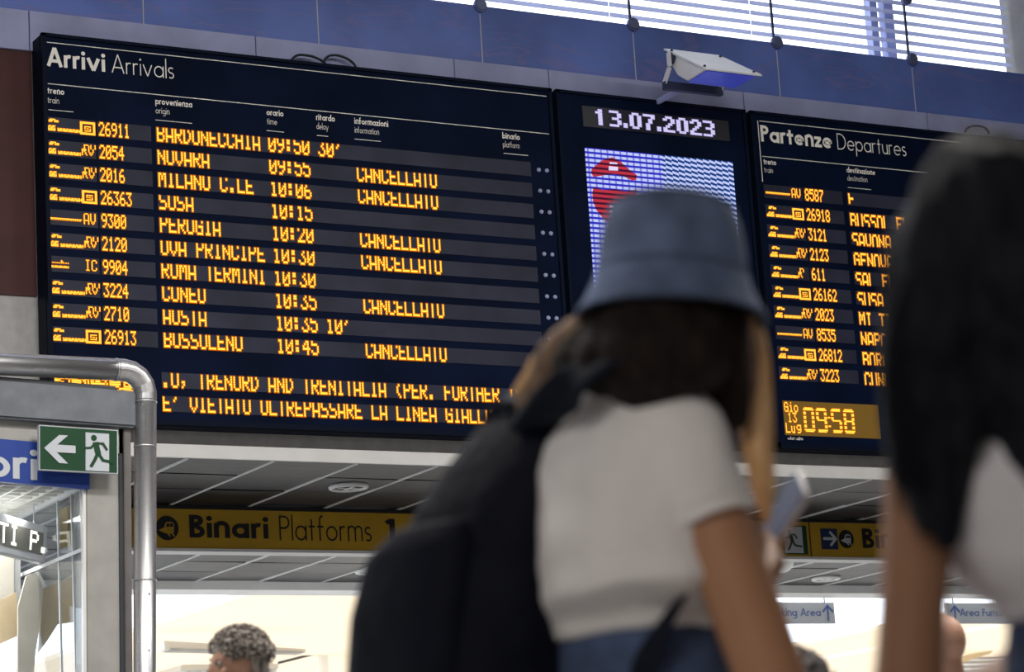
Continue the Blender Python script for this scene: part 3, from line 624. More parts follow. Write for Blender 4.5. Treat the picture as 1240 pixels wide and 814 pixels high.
bm = slab(bmesh.new(), [Vector((3.3, 13.96, 3.115)), Vector((5.44, 13.96, 3.035)), Vector((5.44, 13.96, 3.0)), Vector((3.3, 13.96, 3.07))], (0, .24, 0)); obj('flashing', bm, M['kdark'], ks)
bm = slab(bmesh.new(), [Vector((3.3, 13.99, 2.88)), Vector((5.50, 13.99, 2.81)), Vector((5.49, 13.99, 2.66)), Vector((3.3, 13.99, 2.70))], (0, .05, 0)); obj('fascia_band', bm, M['kpanel'], ks)
bs = face('blue_fascia', [(-120, 521), (108.5, 541), (108.5, 592.5), (-120, 573)], 13.975, .03, M['blue'], ks)
U0, U1 = atY(-120, 521, 13.973), atY(108.5, 541, 13.973); UB = atY(-120, 573, 13.973)
def TB(x, z, y):   # fascia plane, x metres from left corner, z metres above lower edge
    d = (U1-U0); L = d.length; v = U0-UB
    p = UB+d*(x/L)+v*(z/v.length); return (p.x, y, p.z)
W_ = (U1-U0).length; bm = bmesh.new(); print_text(bm, 'bri', W_-.605, .020, .175, .30, .17, T=TB, y=13.972); tag(obj('fascia_lettering', bm, M['signwhite'], ks), kind='stuff')
lean('pale_pillar', 5.265, 5.455, FLOOR, 2.70, 14.0, 14.2, M['kpanel'], ks, .004)
lean('dark_frame', 5.455, 5.476, FLOOR, 2.80, 13.99, 14.22, M['kdark'], ks)
lean('metal_frame', 5.476, 5.518, FLOOR, 2.81, 13.97, 14.22, mat('frame_metal', (.20, .19, .19), .4, metal=.5, var=.1), ks, .004)
lean('corner_post', 5.245, 5.262, FLOOR, 2.50, 14.0, 14.03, M['white'], ks)
box('shop_front_glass', 3.3, 5.24, 14.03, 14.038, 1.1, 2.48, M['shopglass'], ks)
box('lower_front_panel', 3.3, 5.24, 14.0, 14.06, FLOOR, 1.1, M['kpanel'], ks)
box('kiosk_roof', 3.3, 5.5, 14.05, 16.9, 2.62, 2.66, M['white'], ks)
lean('rear_post', 5.22, 5.26, FLOOR, 2.62, 16.8, 16.9, M['white'], ks)
zc = 2.475
bm = bmesh.new()
for i in range(18): x = 3.4+i*.108; bx(bm, x, x+.012, 14.05, 15.95, zc, zc+.05)
for j in range(18): y = 14.06+j*.108; bx(bm, 3.3, 5.24, y, y+.012, zc+.001, zc+.049)
tag(obj('egg_crate_ceiling', bm, M['crate'], ks), kind='stuff')
box('light_diffuser', 3.5, 5.1, 14.6, 14.9, 2.56, 2.58, glow('shop_tube', (1, .98, .92), 2.2), ks)
box('ceiling_rail', 5.235, 5.262, 14.04, 16.8, zc-.02, zc+.03, M['white'], ks)
def fx(px, py, X=5.245): return atX(px, py, X)
yb = fx(30, 640).y
for px_ in (70.5, 87.5, 99): y = fx(px_, 650).y; box('mullion', 5.240, 5.252, y-.006, y+.004, FLOOR, zc, M['white'], ks)
r1, r2 = fx(59, 664), fx(103, 664)
bm = slab(bmesh.new(), [Vector((5.238, 14.04, r2.z+.008)), Vector((5.238, 16.8, r2.z+.008)), Vector((5.238, 16.8, r2.z-.012)), Vector((5.238, 14.04, r2.z-.012))], (.014, 0, 0)); obj('side_rail', bm, M['white'], ks)
box('side_glass', 5.243, 5.247, 14.04, 16.8, FLOOR, zc, M['shopglass'], ks)
face('inner_wall_panel', [(-60, 655), (17, 672), (17, 725), (-60, 740)], 14.95, .05, M['card2'], ks)
face('inner_post', [(17, 672), (25, 674), (25, 760), (17, 760)], 14.96, .06, M['kpanel'], ks)
# steel duct that frames the kiosk
pp = empty('steel_duct', (5.47, 13.95, FLOOR), 'shiny steel pipe running across and down the right corner of the kiosk', 'pipe')
r = .0625; cx, cz = 5.612, 3.128
hz = lambda x: cz+.0*(x-5)
bend = [(5.612-.13+.13*math.sin(t), 13.95, 3.128-.13+.13*math.cos(t)) for t in (0, math.pi/8*1, math.pi/8*2, math.pi/8*3, math.pi/2)]
xb = lambda z: 5.612+(z-2.998)*.0364
obj('horizontal_pipe', tube(bmesh.new(), [(3.2, 13.95, 3.128), (5.45, 13.95, 3.128)], r, 28), M['steel'], pp, True)
bm = bmesh.new(); tube(bm, [(5.44, 13.95, 3.128)]+bend+[(xb(2.96), 13.95, 2.96)], r*1.02, 28); obj('elbow', bm, M['steel'], pp)
obj('vertical_pipe', tube(bmesh.new(), [(xb(2.97), 13.95, 2.97), (xb(FLOOR), 13.95, FLOOR)], r, 28), M['steel'], pp, True)
for z in (2.955, 2.70, 1.95, 1.05): obj('seam_ring', tube(bmesh.new(), [(xb(z), 13.95, z), (xb(z-.012), 13.95, z-.012)], r*1.05, 28), M['steel'], pp, True)
obj('seam_ring', tube(bmesh.new(), [(5.435, 13.95, 3.128), (5.447, 13.95, 3.128)], r*1.05, 28), M['steel'], pp, True)
for x, z in ((5.56, 1.86), (5.56, 1.55)):
    bm = bmesh.new(); bmesh.ops.create_icosphere(bm, subdivisions=1, radius=.006, matrix=Matrix.Translation((xb(z), 13.95-r, z))); obj('rivet', bm, M['kdark'], pp)
# exit sign
es_ = empty('exit_sign', (5.23, 13.9, 2.55), 'green emergency exit sign with white arrow left and running man, on the kiosk', 'sign')
c4 = [(47.3, 514.5), (143, 521), (143, 574), (47.5, 569)]
face('sign_border', c4, 13.885, .03, M['signwhite'], es_)
P4 = [atY(a, b, 13.882) for a, b in c4]
def TE(u, v, y=13.880):
    a = P4[0].lerp(P4[1], u); b = P4[3].lerp(P4[2], u); p = b.lerp(a, v); return (p.x, y, p.z)
quad = lambda bm, u0, u1, v0, v1, y: bm.faces.new([bm.verts.new(TE(*q, y)) for q in ((u0, v0), (u1, v0), (u1, v1), (u0, v1))])
bm = bmesh.new(); quad(bm, .012, .988, .02, .98, 13.8835); obj('green_face', bm, M['green'], es_)
bm = bmesh.new(); quad(bm, .585, .885, .04, .90, 13.882); obj('exit_door', bm, M['signwhite'], es_)
bm = bmesh.new()
pa = lambda u, y: (u, y)
for k, Q in enumerate((((.06, .49), (.25, .80), (.36, .80), (.17, .49)), ((.06, .49), (.17, .49), (.36, .17), (.25, .17)), ((.14, .41), (.455, .41), (.455, .58), (.14, .58)))):
    bm.faces.new([bm.verts.new(TE(a, b, 13.8795-.0006*k)) for a, b in Q])
obj('arrow', bm, M['signwhite'], es_)
bm = bmesh.new(); man(bm, lambda a, b: TE(.585+(a)*.58, .03+b*.92, 13.8805), .0); obj('running_figure', bm, M['green'], es_)
# LED ticker in the shop
zt, zb_ = atY(59, 638, 14.7).z, atY(55, 683, 14.7).z
TR, BR_ = atY(58, 638, 14.7), atY(55, 683, 14.7); 
TL, BL = atZ(-70, 600, TR.z), atZ(-70, 652, BR_.z)
yy = (TL.y+BL.y)/2; TL, BL = atY(-70, 600, yy), atY(-70, 652, yy)
tk = empty('led_ticker', ((TR.x+TL.x)/2, 14.6, BR_.z), 'white framed scrolling LED sign with bright letters inside the kiosk window', 'sign')
nrm = (TR-TL).cross(BL-TL).normalized(); nrm = nrm if nrm.y < 0 else -nrm
bm = slab(bmesh.new(), [TL, TR, BR_, BL], -nrm*.05); bmesh.ops.bevel(bm, geom=bm.edges[:], offset=.006, segments=2, affect='EDGES'); obj('casing', bm, M['white'], tk)
def TT_(u, v, d): a = TL.lerp(TR, u); b = BL.lerp(BR_, u); return b.lerp(a, v)+nrm*d
bm = bmesh.new(); bm.faces.new([bm.verts.new(TT_(*q, .001)) for q in ((.02, .2), (.96, .2), (.96, .80), (.02, .80))]); obj('dark_window', bm, mat('ticker_window', (.22, .21, .17), .5), tk)
td = text_dots('OTTI P.', (), 6); bm = bmesh.new()
for c, r_ in td:
    u = .33+(c)*.0168; v = .74-r_*.073
    bm.faces.new([bm.verts.new(TT_(u+a*.0085, v+b*.036, .003)) for a, b in ((-1, -1), (1, -1), (1, 1), (-1, 1))])
tag(obj('led_text', bm, glow('ticker_led', (1, .98, .86), 3.0), tk), kind='stuff')
for t_ in (.1, .9):
    p = TT_(t_, 1, -.025); obj('hanger_wire', tube(bmesh.new(), [p, (p.x, p.y, 2.5)], .004, 6), M['steel'], tk)
cd = empty('card_display', (4.95, 14.8, 1.5), 'large tan and grey folded card display behind the kiosk glass', 'display')
face('grey_card', [(22, 735), (32, 698), (37, 695), (44, 694), (52, 712), (48, 760), (43, 790), (40, 830), (22, 830)], 14.75, .02, M['card2'], cd)
face('tan_card', [(52, 713), (96, 694.5), (97, 722), (99, 752), (70, 756), (58, 775), (47, 790), (50, 740)], 14.80, .02, M['card'], cd)
face('card_edge', [(42, 694), (47, 692), (56, 709), (52, 713)], 14.76, .05, M['crate'], cd)
face('tan_card', [(0, 727), (20, 717), (22, 770), (0, 780)], 14.82, .02, M['card'], cd)
box('display_plinth', atY(22, 820, 14.7).x, atY(100, 820, 14.7).x, 14.7, 15.0, FLOOR, 1.5, M['kpanel'], cd)
# ================================================================ OUTSIDE: PLATFORM CANOPIES AND FURNITURE
ZO = 3.6
xa = atZ(254, 736, ZO).x; xb1 = atZ(1035, 768, ZO).x; xc = atZ(1190, 763, ZO).x; xa2 = atZ(640, 780, ZO).x
print('canopies', xa, xa2, xb1, xc)
def canopy(x0, x1, lab):
    e = empty('platform_canopy', ((x0+x1)/2, 50, FLOOR-.02), lab, 'canopy', 'platform canopies outside')
    box('roof_sheet', x0, x1, 22.9, 92, ZO, ZO+.06, M['cream'], e)
    for k in range(3):
        y = 60+k*12; xm = (x0+x1)/2
        box('column', xm-.1, xm+.1, y-.1, y+.1, FLOOR-.02, ZO, M['white'], e)
canopy(xa, xa2, 'cream canopy roof beyond the opening, left of the backpack'); canopy(xb1, xb1+(xc-xb1)*.8, 'cream canopy roof seen between the two raised arms'); canopy(xc, xc+6, 'cream canopy roof at right, under the smoking area sign')
lf = empty('platform_lamp', tuple(atY(285, 786, 30)), 'long pale fluorescent fitting under the canopy, behind the curly-haired head', 'lamp')
a, b = atY(199, 776, 30), atY(370, 786, 30)
lfm = mat('pale_fitting', (.62, .58, .52), .6)
bm = slab(bmesh.new(), [a, b, b-Vector((0, 0, .045)), a-Vector((0, 0, .11))], (0, .22, 0)); obj('fitting_body', bm, lfm, lf)
bm = slab(bmesh.new(), [a+Vector((.06, -.03, -.09)), b+Vector((-.05, -.03, -.03)), b+Vector((-.05, -.03, -.055)), a+Vector((.06, -.03, -.125))], (0, .2, 0)); obj('lamp_grille', bm, M['kpanel'], lf)
sh = empty('platform_shelter', (atY(280, 800, 34).x, 35, FLOOR-.02), 'pale gabled shelter far outside, behind the curly-haired head', 'shelter')
sm_ = mat('shelter_pale', (.60, .57, .52), .8)
bm = slab(bmesh.new(), [atY(219, 806, 34), atY(262, 790, 34), atY(312, 790, 34), atY(337, 804, 34), atY(337, 810, 34), atY(219, 812, 34)], (0, 2.5, 0)); obj('gable_roof', bm, sm_, sh)
a, b = atY(222, 812, 34.1), atY(335, 810, 34.1); box('shelter_wall', a.x, b.x, 34.1, 36.3, FLOOR-.02, b.z, M['white'], sh)
for k in range(9): x = a.x+(b.x-a.x)*(k+.5)/9; box('wall_batten', x-.02, x+.02, 34.07, 34.12, FLOOR, b.z, sm_, sh)
gp = empty('platform_post', (atY(391, 800, 33).x, 33, FLOOR-.02), 'pale post carrying a sloping cable rail, left of the backpack', 'post')
p = atY(391, 780, 33); box('post', p.x-.05, p.x+.05, 32.95, 33.05, FLOOR-.02, p.z, M['crate'], gp)
a, b = atY(337, 803, 33), atY(432, 779, 33); obj('sloping_rail', tube(bmesh.new(), [a, b, atY(520, 757, 33)], .018, 8), M['kdark'], gp)
a, b = atY(372, 787, 33), atY(432, 784, 33); obj('yellow_rail', tube(bmesh.new(), [a, b], .022, 8), M['card'], gp)
cb = empty('platform_cabin', (atY(1190, 790, 34).x, 35, FLOOR-.02), 'pale louvred cabin far outside at the right', 'cabin')
a, b = atY(1160, 783, 34), atY(1240, 783, 34); box('cabin_wall', a.x, b.x+2, 34, 36, FLOOR-.02, a.z, sm_, cb)
for k in range(8): box('louvre', a.x, b.x+1.9, 33.95, 34.02, a.z-.1-.07*k, a.z-.07-.07*k, M['white'], cb)
bm = slab(bmesh.new(), [atY(1150, 805, 33), atY(1163, 796, 33), atY(1204, 787, 33), atY(1199, 792, 33), atY(1165, 803, 33)], (0, .5, 0)); obj('awning', bm, M['card'], cb)
# ================================================================ PEOPLE
A_ = Vector((math.sin(YAW), math.cos(YAW), 0)); R_ = Vector((math.cos(YAW), -math.sin(YAW), 0)); U_ = Vector((0, 0, 1))
def dirn(deg): a = math.radians(deg); return (A_*math.cos(a)+R_*math.sin(a)).normalized()   # 0 = away from camera, 90 = image right
skin_tan = mat('skin_tan', (.40, .205, .115), .55, var=.08, vscale=6, bump=.05, bscale=120)
skin_warm = mat('skin_warm', (.27, .135, .078), .5, var=.08, vscale=8, bump=.05, bscale=120)
skin_pale = mat('skin_fair', (.48, .27, .19), .5, var=.08, vscale=8, bump=.05, bscale=120)
denim = mat('denim_blue', (.055, .085, .17), .85, var=.25, vscale=30, bump=.3, bscale=200)
sole = mat('shoe_white', (.6, .6, .58), .6); eye_w = mat('eye_white', (.35, .33, .31), .5); eye_d = mat('eye_dark', (.03, .015, .01), .3); lipm = mat('lip', (.35, .12, .09), .5)
def hairmat(n, c1, c2): return mat(n, c1, .6, spec=.12, col2=c2, vscale=14, aniso=(6, 6, 1), bump=.5, bscale=60)
def hand(bm, wrist, d, palm_n, side, curl=.6, s=1.0):
    """wrist -> palm -> five separate, unequal, bent fingers. d = finger direction, palm_n = palm normal, side = towards the thumb"""
    d = d.normalized(); palm_n = palm_n.normalized(); side = side.normalized()
    pc = wrist+d*.05*s
    for t in (-.024, -.008, .008, .024): cap(bm, wrist+side*t*.7*s, .015*s, wrist+d*.088*s+side*t*s, .0125*s)
    for t, L in ((.031, .068), (.0105, .076), (-.0105, .070), (-.031, .055)):
        p = wrist+d*.088*s+side*t*s; ang = 0; q = p
        for k, f in enumerate((.46, .31, .23)):
            ang += curl*(.5, .8, .6)[k]; dd = d*math.cos(ang)+palm_n*math.sin(ang); q2 = q+dd*L*f*s
            cap(bm, q, (.0098, .0088, .0080)[k]*s, q2, (.0088, .0080, .0070)[k]*s, seg=12); q = q2
    q = wrist+side*.022*s+d*.02*s
    for k, (f, r) in enumerate(((.045, .0135), (.032, .0105), (.026, .009))):
        dd = (side*(.85-.35*k)+d*(.55+.25*k)+palm_n*(.25+.25*k)*curl*1.5).normalized(); q2 = q+dd*f*s; cap(bm, q, r*s, q2, r*.88*s, seg=12); q = q2
def head(bm, c, f, u, s=1.0):
    """cranium, face, jaw, nose, brow, ears; c = centre of the skull, f = facing, u = up"""
    f = f.normalized(); r = f.cross(u).normalized(); u = r.cross(f).normalized()
    ell(bm, c+u*.018*s-f*.012*s, r*.074*s, f*.094*s, u*.088*s); ell(bm, c-u*.035*s+f*.030*s, r*.060*s, f*.058*s, u*.078*s)
    ell(bm, c-u*.088*s+f*.052*s, r*.030*s, f*.030*s, u*.022*s)                                    # chin
    cap(bm, c-u*.088*s+f*.055*s, .016*s, c-u*.055*s-f*.02*s+r*.052*s, .016*s); cap(bm, c-u*.088*s+f*.055*s, .016*s, c-u*.055*s-f*.02*s-r*.052*s, .016*s)
    cap(bm, c+u*.002*s+f*.088*s, .008*s, c-u*.034*s+f*.108*s, .0125*s); ell(bm, c-u*.040*s+f*.097*s, r*.018*s, f*.012*s, u*.009*s)     # nose
    for e in (-1, 1):
        cap(bm, c+u*.020*s+f*.083*s+r*e*.014*s, .008*s, c+u*.016*s+f*.066*s+r*e*.052*s, .007*s)      # brow
        ell(bm, c-u*.028*s+f*.062*s+r*e*.042*s, r*.020*s, f*.018*s, u*.018*s)                         # cheek
        ell(bm, c-u*.008*s-f*.004*s+r*e*.078*s, r*.009*s, f*.019*s, u*.032*s)                       # ear
        ell(bm, c-u*.026*s-f*.001*s+r*e*.077*s, r*.009*s, f*.011*s, u*.014*s)
    ell(bm, c-u*.064*s+f*.085*s, r*.024*s, f*.011*s, u*.0065*s); ell(bm, c-u*.074*s+f*.083*s, r*.021*s, f*.011*s, u*.007*s)
def face_bits(c, f, u, s, e):
    r = f.cross(u).normalized()
    for k in (-1, 1):
        p = c+u*.003*s+f*.073*s+r*k*.031*s
        bm = bmesh.new(); ell(bm, p, r*.0135*s, f*.0125*s, u*.009*s); obj('eye', bm, eye_w, e, True)
        bm = bmesh.new(); ell(bm, p+f*.010*s, r*.006*s, f*.004*s, u*.006*s); obj('iris', bm, eye_d, e, True)
    bm = bmesh.new(); cap(bm, c-u*.068*s+f*.094*s-r*.019*s, .004*s, c-u*.068*s+f*.094*s+r*.019*s, .004*s); obj('lips', bm, lipm, e, True)
def wisp(bm, pts, r, seg=5):
    P = spline([tuple(p) for p in pts], 5); n = len(P); tube(bm, P, [r*(1-.85*abs(2*i/(n-1)-.75)/1.25) for i in range(n)], seg)
def shoe(p, f, e, m):
    bm = bmesh.new(); cap(bm, p-f*.04+U_*.042, .040, p+f*.14+U_*.034, .034, U_, .95); bx_ = None
    r = f.cross(U_); ell(bm, p+f*.02+U_*.065, r*.036, f*.05, U_*.045); fuse('shoe', bm, m, e, .008, 3)
    bm = bmesh.new(); cap(bm, p-f*.045+U_*.010, .044, p+f*.155+U_*.010, .040, U_, .22); obj('shoe_sole', bm, sole, e, True)

def standing(name_label, hc, facing, skin, top_m, legs_m, hs=1.0, neck_u=None, vox=.008, shirt='t_shirt', skip_face=False):
    """a whole standing figure from the head centre down to the floor, arms relaxed"""
    f = facing; r = f.cross(U_).normalized(); e = empty('person', (hc.x, hc.y, FLOOR), name_label, 'person')
    H = hc.z-FLOOR; sh = hc-U_*.235*hs-f*.03; hip = Vector((hc.x, hc.y, FLOOR+(H)*.555))-f*.04; kn = .30*H; ak = .055*H
    bm = bmesh.new(); head(bm, hc, f, U_, hs); cap(bm, hc-U_*.06-f*.025, .056*hs, sh+U_*.03, .062*hs)
    cap(bm, sh-U_*.03+r*.10, .075, sh-U_*.03-r*.10, .075); cap(bm, sh-U_*.13, .13, hip+U_*.12, .115, f, .72); cap(bm, hip+U_*.10, .125, hip, .14, f, .75)
    arms = []
    for k in (-1, 1):
        s0 = sh+r*k*.175*hs-U_*.03; el_ = s0-U_*.285+r*k*.045-f*.02; wr = el_-U_*.24+f*.06+r*k*.01
        cap(bm, s0, .052, el_, .038); cap(bm, el_, .039, wr, .027); hand(bm, wr, -U_*.97+f*.15, -r*k, f, .45)
        th = hip+r*k*.085; kp = Vector((th.x, th.y, FLOOR+kn))+r*k*.01; ap = Vector((th.x, th.y, FLOOR+ak))+r*k*.015-f*.01
        cap(bm, th, .088, kp, .056); cap(bm, kp, .055, ap, .036); cap(bm, ap, .036, ap+f*.10-U_*.04, .03)
        arms.append((s0, el_)); 
    fuse('body', bm, skin, e, vox, 3)
    if not skip_face: face_bits(hc, f, U_, hs, e)
    bm = bmesh.new(); cap(bm, sh-U_*.035+r*.105, .088, sh-U_*.035-r*.105, .088, f, 1); cap(bm, sh-U_*.13, .145, hip+U_*.02, .145, f, .78)
    for s0, el_ in arms: cap(bm, s0+U_*.005, .068, s0.lerp(el_, .62), .062)
    fuse(shirt, bm, top_m, e, vox, 3)
    bm = bmesh.new(); cap(bm, hip+U_*.09, .135, hip-U_*.02, .155, f, .78)
    for k in (-1, 1): th = hip+r*k*.085; kp = Vector((th.x, th.y, FLOOR+kn))+r*k*.01; ap = Vector((th.x, th.y, FLOOR+ak))+r*k*.015; cap(bm, th, .102, kp, .074); cap(bm, kp, .074, ap+U_*.02, .062)
    fuse('trousers', bm, legs_m, e, .01, 3)
    for k in (-1, 1): shoe(Vector((hip.x, hip.y, FLOOR))+r*k*.10-f*.0, f, e, top_m)
    return e
# ---- curly-haired young man, far side of the hall
hc = S(286, 806, 8.45); f1 = dirn(-118)
pm = standing('young man with curly grey-blond hair, face turned left, at the lower edge', hc, f1, skin_pale, mat('dark_shirt', (.05, .05, .06), .8), denim, .90)
hm = hairmat('curly_hair', (.12, .10, .09), (.50, .46, .42)); r1 = f1.cross(U_).normalized()
bm = bmesh.new(); ell(bm, hc+U_*.045-f1*.02, r1*.078, f1*.092, U_*.072); ell(bm, hc-U_*.005-f1*.050, r1*.070, f1*.057, U_*.070)
fuse('hair', bm, hm, pm, .006, 2, lambda p: .006*noise.noise(p*45)+.003*noise.noise(p*110))
random.seed(11); bm = bmesh.new()
for i in range(430):
    th = random.uniform(0, 2*math.pi); ph = math.acos(random.uniform(-.25, 1)); d = r1*math.sin(ph)*math.cos(th)+f1*math.sin(ph)*math.sin(th)+U_*math.cos(ph)
    if d.dot(f1) > .75 and d.z < .35: continue
    p = hc+U_*.035-f1*.018+r1*d.dot(r1)*.075+f1*d.dot(f1)*.091+U_*d.z*.077
    t = (d.cross(Vector((random.uniform(-1, 1), random.uniform(-1, 1), random.uniform(-1, 1))))).normalized(); L_ = random.uniform(.014, .030); t2 = d.cross(t)
    wisp(bm, [p, p+t*L_*.5+d*.010, p+t*L_*.6+t2*L_*.5+d*.016, p+t*L_*.1+t2*L_*.8+d*.010-U_*.004], random.uniform(.0035, .0058))
tag(obj('hair_curls', bm, hm, pm, True), kind='stuff')
# ---- bald man behind the right-hand woman's arm
hc = S(1137, 784, 8.7); f2 = dirn(-30)
pb = standing('bald man seen from behind at lower right, beside the hanging arm', hc, f2, skin_pale, mat('grey_shirt', (.35, .35, .36), .8), denim, 1.0, skip_face=False)
# ---- grey-haired person at the bottom centre right
hc = S(938, 864, 5.4); f3 = dirn(-60)
pg = standing('person with messy grey hair at the bottom, beside the elbow', hc, f3, skin_pale, mat('blue_shirt', (.12, .15, .22), .8), denim, .95)
hg = hairmat('grey_hair', (.13, .12, .12), (.40, .38, .40)); r3 = f3.cross(U_).normalized(); bm = bmesh.new(); ell(bm, hc+U_*.04-f3*.02, r3*.086, f3*.104, U_*.082); ell(bm, hc-U_*.01-f3*.05, r3*.078, f3*.062, U_*.08)
fuse('hair', bm, hg, pg, .007, 2, lambda p: .007*noise.noise(p*40))
bm = bmesh.new()
for i in range(260):
    th = random.uniform(0, 2*math.pi); ph = math.acos(random.uniform(-.1, 1)); d = r3*math.sin(ph)*math.cos(th)+f3*math.sin(ph)*math.sin(th)+U_*math.cos(ph)
    p = hc+U_*.035-f3*.018+r3*d.dot(r3)*.085+f3*d.dot(f3)*.102+U_*d.z*.082; t = d.cross(Vector((random.uniform(-1, 1), random.uniform(-1, 1), random.uniform(-1, 1)))).normalized()
    wisp(bm, [p, p+t*.015+d*.010, p+t*.032+d*.012, p+t*.046+d*.004], .0045)
tag(obj('hair_strands', bm, hg, pg, True), kind='stuff')

def loft(bm, secs, s_, f_, n=36, pw=2.3):
    rings = []
    for c, a, b in secs:
        rings.append([bm.verts.new(c+s_*a*math.copysign(abs(math.cos(2*math.pi*i/n))**(2/pw), math.cos(2*math.pi*i/n))+f_*b*math.copysign(abs(math.sin(2*math.pi*i/n))**(2/pw), math.sin(2*math.pi*i/n))) for i in range(n)])
    for a_, b_ in zip(rings, rings[1:]):
        for i in range(n): bm.faces.new((a_[i], a_[(i+1) % n], b_[(i+1) % n], b_[i]))
    bm.faces.new(rings[0][::-1]); bm.faces.new(rings[-1])
# ================================================================ WOMAN WITH BUCKET HAT
f = dirn(50); s = f.cross(U_).normalized()        # facing, and towards her right hand
tee = mat('white_tee', (.78, .76, .76), .85, var=.04, vscale=10, bump=.3, bscale=30)
W1 = empty('person', tuple(Vector((*S(765, 900, 3.6).xy, FLOOR))), 'woman in white t-shirt and denim bucket hat seen from behind, holding a phone', 'person')
hc = S(818, 352, 3.60); hu = (U_+f*.16).normalized(); hf = (f-U_*.10).normalized(); hr = hf.cross(hu).normalized(); hu = hr.cross(hf).normalized()
nb = S(768, 488, 3.58)
shR = nb+s*.082-U_*.054; shL = nb-s*.170-U_*.050
elR = S(934, 822, 3.42); hip = Vector((*S(770, 900, 3.60).xy, FLOOR+.93)); waist = S(775, 775, 3.60)
phone_c = S(944, 632, 3.86)
wrR = S(916, 716, 3.74); elL = shL-U_*.22+f*.16-s*.02; wrL = phone_c-U_*.11-s*.08-f*.02
bm = bmesh.new(); head(bm, hc, hf, hu, 1.0); cap(bm, hc-hu*.07-hf*.03, .050, nb+U_*.01, .056)
cap(bm, shR, .050, shL, .050); loft(bm, [(nb+U_*.01, .05, .05), (nb-U_*.045-s*.02, .115, .055), (nb-U_*.10-s*.02, .118, .075), (nb-U_*.20-s*.02, .112, .085), (waist, .105, .080), (hip+U_*.06, .150, .11), (hip-U_*.05, .14, .11)], s, f)
for k in (-1, 1): ell(bm, nb-U_*.20+f*.085+s*k*.065, s*.055, f*.055, U_*.055)
cap(bm, shR, .050, elR, .0455); cap(bm, elR, .046, wrR, .028)
cap(bm, shL, .048, elL, .038); cap(bm, elL, .037, wrL, .026)
hd = (phone_c-wrR).normalized(); hand(bm, wrR, (hd+f*.2).normalized(), (-s*.8+A_*.3-R_*.3).normalized(), (f*.4+U_*.4-s*.5), .95)
hand(bm, wrL, (phone_c-wrL).normalized(), (s+U_*.3).normalized(), (U_*.6+f*.3), .9)
knees = []
for k in (-1, 1):
    th = hip+s*k*.085; kp = Vector((*(hip+s*k*.10).xy, FLOOR+.48))+f*.02; ap = Vector((*(hip+s*k*.11).xy, FLOOR+.09)); knees.append((th, kp, ap))
    cap(bm, th, .088, kp, .055); cap(bm, kp, .054, ap, .036); cap(bm, ap, .036, ap+f*.10-U_*.045, .03)
fuse('body', bm, skin_tan, W1, .006, 4); face_bits(hc, hf, hu, 1, W1)
# t-shirt
bm = bmesh.new(); hem = S(778, 772, 3.60)
loft(bm, [(nb+U_*.022, .062, .055), (nb-U_*.005, .100, .062), (nb-U_*.035-s*.02, .128, .074), (nb-U_*.075-s*.03, .140, .090), (nb-U_*.13+f*.004-s*.025, .142, .104), (nb-U_*.19+f*.014-s*.02, .144, .118), (nb-U_*.25+f*.006-s*.015, .140, .112), (hem+U_*.03, .138, .104), (hem, .136, .102)], s, f)
sd = (elR-shR).normalized(); cap(bm, shR-sd*.005+f*.004, .058, shR+sd*.10, .057); cap(bm, shR+sd*.05, .057, shR+sd*.120, .059, ends=False)
sl = (elL-shL).normalized(); cap(bm, shL, .060, shL+sl*.11, .060)
cr = lambda p: .0085*noise.noise(Vector((p.x*6, p.y*6, p.z*17)))+.004*noise.noise(Vector((p.x*16, p.y*16, p.z*9)))+.0015*noise.noise(p*30)
fuse('t_shirt', bm, tee, W1, .006, 14, cr)
bm = bmesh.new(); a = shR+sd*.110; tube(bm, [a, a+sd*.014], .0603, 28, False); obj('sleeve_hem', bm, tee, W1, True)
# jeans
bm = bmesh.new(); loft(bm, [(hem+U_*.03, .126, .090), (hem-U_*.05, .128, .093), (hip+U_*.04, .150, .115), (hip, .150, .12)], s, f); cap(bm, hip+U_*.06, .140, hip-U_*.03, .150, f, .84)
for th, kp, ap in knees: cap(bm, th, .100, kp, .070); cap(bm, kp, .070, ap+U_*.02, .068)
fuse('jeans', bm, denim, W1, .007, 3)
for k in (-1, 1): shoe(Vector((*(hip+s*k*.11).xy, FLOOR)), f, W1, sole)
# hair: dark mass with lighter ends
hb = hairmat('dark_brown_hair', (.007, .005, .005), (.022, .014, .011)); hl = hairmat('blond_ends', (.60, .34, .15), (.88, .58, .32)); hmid = hairmat('light_brown_hair', (.16, .10, .07), (.42, .29, .20))
bm = bmesh.new(); ell(bm, hc-hf*.020-hu*.035, hr*.085, hf*.092, hu*.085)
for (x0, y0, r0, t0), (x1, y1, r1_, t1) in (((800, 390, .085, 3.56), (790, 432, .078, 3.52)), ((770, 395, .06, 3.56), (735, 440, .048, 3.54)), ((745, 400, .045, 3.58), (700, 440, .035, 3.58)),
                                 ((860, 395, .055, 3.58), (872, 450, .040, 3.54)), ((872, 450, .040, 3.54), (888, 505, .020, 3.53)), ((830, 410, .065, 3.53), (835, 436, .05, 3.49))):
    cap(bm, S(x0, y0, t0), r0, S(x1, y1, t1), r1_)
fuse('hair', bm, hb, W1, .006, 4, lambda p: .004*noise.noise(Vector((p.x*50, p.y*50, p.z*6))))
def lock(name, pts, m, n=26, spread=.02, core=None):
    bm = bmesh.new()
    for (x0, y0, t0, r0), (x1, y1, t1, r1_) in zip(pts, pts[1:]): cap(bm, S(x0, y0, t0), r0, S(x1, y1, t1), r1_)
    o = fuse(name, bm, m, W1 if core is None else core, .006, 3, lambda p: .004*noise.noise(Vector((p.x*60, p.y*60, p.z*5)))); return o
lock('hair_lock', [(726, 385, 3.60, .026), (700, 410, 3.60, .030), (672, 432, 3.62, .026), (650, 462, 3.64, .020), (634, 490, 3.66, .013)], hmid)
